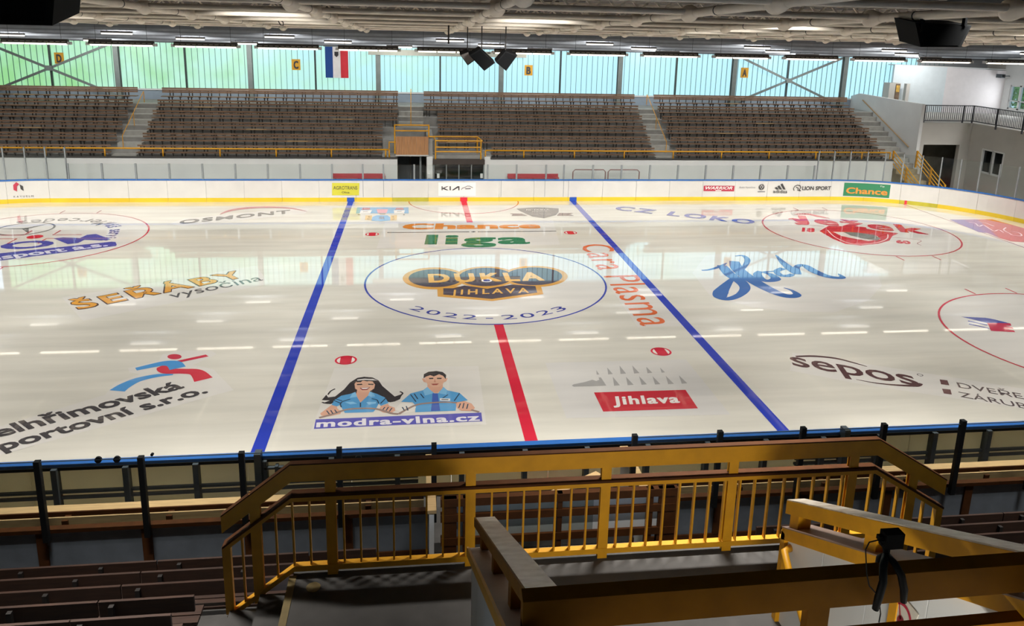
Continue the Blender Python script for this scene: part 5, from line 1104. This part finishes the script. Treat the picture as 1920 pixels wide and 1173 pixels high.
iline('brush_stroke', [(800, 310), (770, 350), (820, 410), (920, 425), (990, 400), (930, 350), (850, 320), (960, 310), (1050, 285)], [0.2, 0.35, 0.4, 0.3, 0.4, 0.3, 0.15, 0.1, 0.1], SB, pn_, 0.0075, H6)
iline('brush_stroke', [(1080, 275), (1000, 310), (1050, 360), (1140, 365), (1190, 345)], [0.3, 0.25, 0.3, 0.3, 0.2], SB, pn_, 0.0078, H6)
iline('brush_stroke', [(990, 115), (1080, 210), (1180, 290), (1250, 340), (1240, 260), (1330, 240), (1450, 310), (1600, 370), (1740, 390), (1790, 380), (1740, 340)], [0.05, 0.3, 0.45, 0.3, 0.25, 0.3, 0.45, 0.4, 0.3, 0.25, 0.05], SB, pn_, 0.0082, H6)
# ---- brewery emblem, far right circle
def J8(x, y): return (1420+x/4.8, 380+y/4.8)
P_ = EC[(1, 1)]
itext('Ježek', J8(330, 170), J8(1545, 285), J8(300, 105), 'cc3346', P_, bold=0.034, space=1.15, lv=0.009)
iline('flourish', [(330, 105), (450, 103), (560, 125), (650, 142)], [0.05, 0.3, 0.35, 0.05], 'cc3346', P_, 0.0092, J8); iline('flourish', [(280, 150), (330, 145), (400, 175), (450, 190)], [0.05, 0.3, 0.5, 0.1], 'cc3346', P_, 0.0092, J8)
ss_ = ipoly('shield', [(560, 255), (640, 208), (860, 215), (1090, 252), (1270, 275), (1215, 300), (1190, 340), (1090, 368), (930, 385), (790, 370), (680, 325), (610, 285)], 'c9303f', P_, 0.0062, J8)
ipoly('shield_field', [(680, 262), (900, 268), (1080, 300), (1110, 330), (1000, 345), (850, 320), (760, 300)], 'd8d0c8', ss_, 0.0068, J8); ipoly('grey_patch', [(770, 262), (900, 268), (1050, 290), (1110, 322), (1080, 340), (960, 325), (840, 296)], '7b7d78', ss_, 0.0072, J8)
iline('shield_rim', [(630, 245), (700, 310), (820, 362), (930, 375), (1080, 358), (1165, 325), (1175, 285)], 0.06, 'e6d6d2', ss_, 0.0074, J8)
itext('18', J8(400, 258), J8(515, 264), J8(405, 224), 'cc3346', P_, bold=0.05); itext('60', J8(1255, 362), J8(1385, 372), J8(1240, 335), 'cc3346', P_, bold=0.05)
iline('ribbon_line', [(365, 200), (440, 198), (600, 215)], 0.03, 'b05a60', P_, 0.007, J8); iline('ribbon_line', [(1215, 310), (1420, 330), (1475, 345), (1440, 365), (1475, 385)], 0.03, 'b05a60', P_, 0.007, J8)
# ---- corner banner
def R4(x, y): return (1740+x/4.511, 400+y/4.511)
bn_ = ipoly('corner_banner', [(180, 52), (300, 52), (500, 165), (430, 158)], '6d5aa0', lv=0.0045, f=R4)
ipoly('corner_banner', [(300, 52), (420, 51), (600, 205), (500, 165)][:], '8b5590', bn_, 0.0045, R4); ipoly('corner_banner', [(420, 51), (545, 50), (900, 150), (1000, 185), (1000, 260), (700, 235), (600, 205)], 'bd4651', bn_, 0.0044, R4)
for pts in ([(345, 75), (400, 85), (430, 110), (470, 100), (520, 130)], [(420, 70), (480, 80), (520, 95), (560, 110)], [(520, 130), (560, 150), (600, 140), (640, 165)], [(700, 150), (770, 165), (790, 190), (720, 185), (690, 170), (640, 140), (660, 120)]): iline('script', pts, 0.07, 'e3d6da', bn_, 0.008, R4)
# ---- bank mark, near right circle
P_ = EC[(1, -1)]
ipoly('mark_blue', [(278, 873), (485, 883), (560, 896), (700, 932), (500, 926)], '4a4f98', P_, f=R4)
iline('mark_line', [(338, 909), (502, 945)], 0.09, '4a4f98', P_, f=R4); iline('mark_line', [(346, 935), (516, 972)], 0.09, '4a4f98', P_, f=R4)
for i, pts in enumerate(([(498, 925), (696, 930), (706, 950), (515, 952)], [(512, 945), (660, 952), (712, 962), (723, 977), (525, 975)], [(520, 970), (660, 977), (724, 989), (738, 1005), (533, 994)])): ipoly('mark_red', pts, 'c0304e', P_, 0.0065+i*0.0002, R4)
# ---- door firm, lower right
def D3(x, y): return (1440+x/3.45, 480+y/3.45)
pn_ = ipoly('advert_panel', [(1486, 661), (1760, 703), (1922, 729), (2010, 743), (2010, 795), (1920, 766), (1620, 721), (1481, 694.5)], WH, lv=0.0028)
itext('sepos', (1487.5, 685), (1727.5, 724), (1473, 658.5), '5a4142', pn_, bold=0.012)
iline('swash', [(180, 650), (300, 648), (440, 662), (560, 692), (640, 715)], [0.1, 0.12, 0.1, 0.07, 0.02], '5a4142', pn_, 0.0078, D3); iline('swash', [(570, 798), (700, 822), (850, 836), (960, 838), (990, 825)], [0.02, 0.06, 0.09, 0.14, 0.1], '5a4142', pn_, 0.0078, D3)
for q in ([(1110, 798), (1160, 804), (1173, 836), (1120, 829)], [(1125, 858), (1180, 863), (1189, 896), (1138, 889)]): ipoly('square_mark', q, '6a4c4c', pn_, f=D3)
itext('DVEŘE', (1798, 726.4), (1921, 748.5), (1792.5, 716), '5b5152', pn_); itext('ZÁRUBNĚ', (1801, 744), (1988, 778), (1795, 733.5), '5b5152', pn_); ring('register_mark', tuple(AZ(1725, 703, 0))[:2], 0.07, 0.02, '5b5152', pn_, 0.008)
# ---- transport firm, far left circle
def M6(x, y): return (x/6.4, 380+y/6.4)
P_ = EC[(-1, 1)]
itext('ICOM', (-128, 485), (207, 448.5), (-150, 473), '4b4fa3', P_, bold=0.035, space=1.15, lv=0.0085)
bs = ipoly('advert_strip', [(-820, 700), (0, 608), (1340, 468), (1385, 472), (1402, 505), (1390, 520), (0, 695), (-820, 800)], '4b4fa3', P_, 0.0062, M6)
itext('transport a.s.', (-95, 499), (203, 461), (-101, 491), 'd8d4e2', bs, bold=0.03, lv=0.0085)
c = AZ(*M6(305, 312)); e1 = AZ(*M6(670, 290))-c; r = e1.length
ring('star_ring', (c.x, c.y), r*0.95, 0.09, '6d6a68', P_, 0.0085)
for tip in ((560, 258), (-60, 315), (345, 372)):
    t = AZ(*M6(*tip)); d = (t-c).normalized(); s = Vector((-d.y, d.x, 0))*0.13; mb = MB(); mb.poly([Vector((c.x-s.x, c.y-s.y, 0.0088)), Vector((t.x, t.y, 0.0088)), Vector((c.x+s.x, c.y+s.y, 0.0088))]); obj('star_point', mb, IM('6d6a68'), P_)
arc_text('Mercedes', (-19.05, 7), 3.45, 48, 128, 0.85, '5a5758', P_, inward=True, lv=0.0085)
arc_text('Váš servis', (-19.05, 7), 2.9, 49, -14, 0.62, '4b4fa3', P_, inward=False, lv=0.0085, bold=0.02)
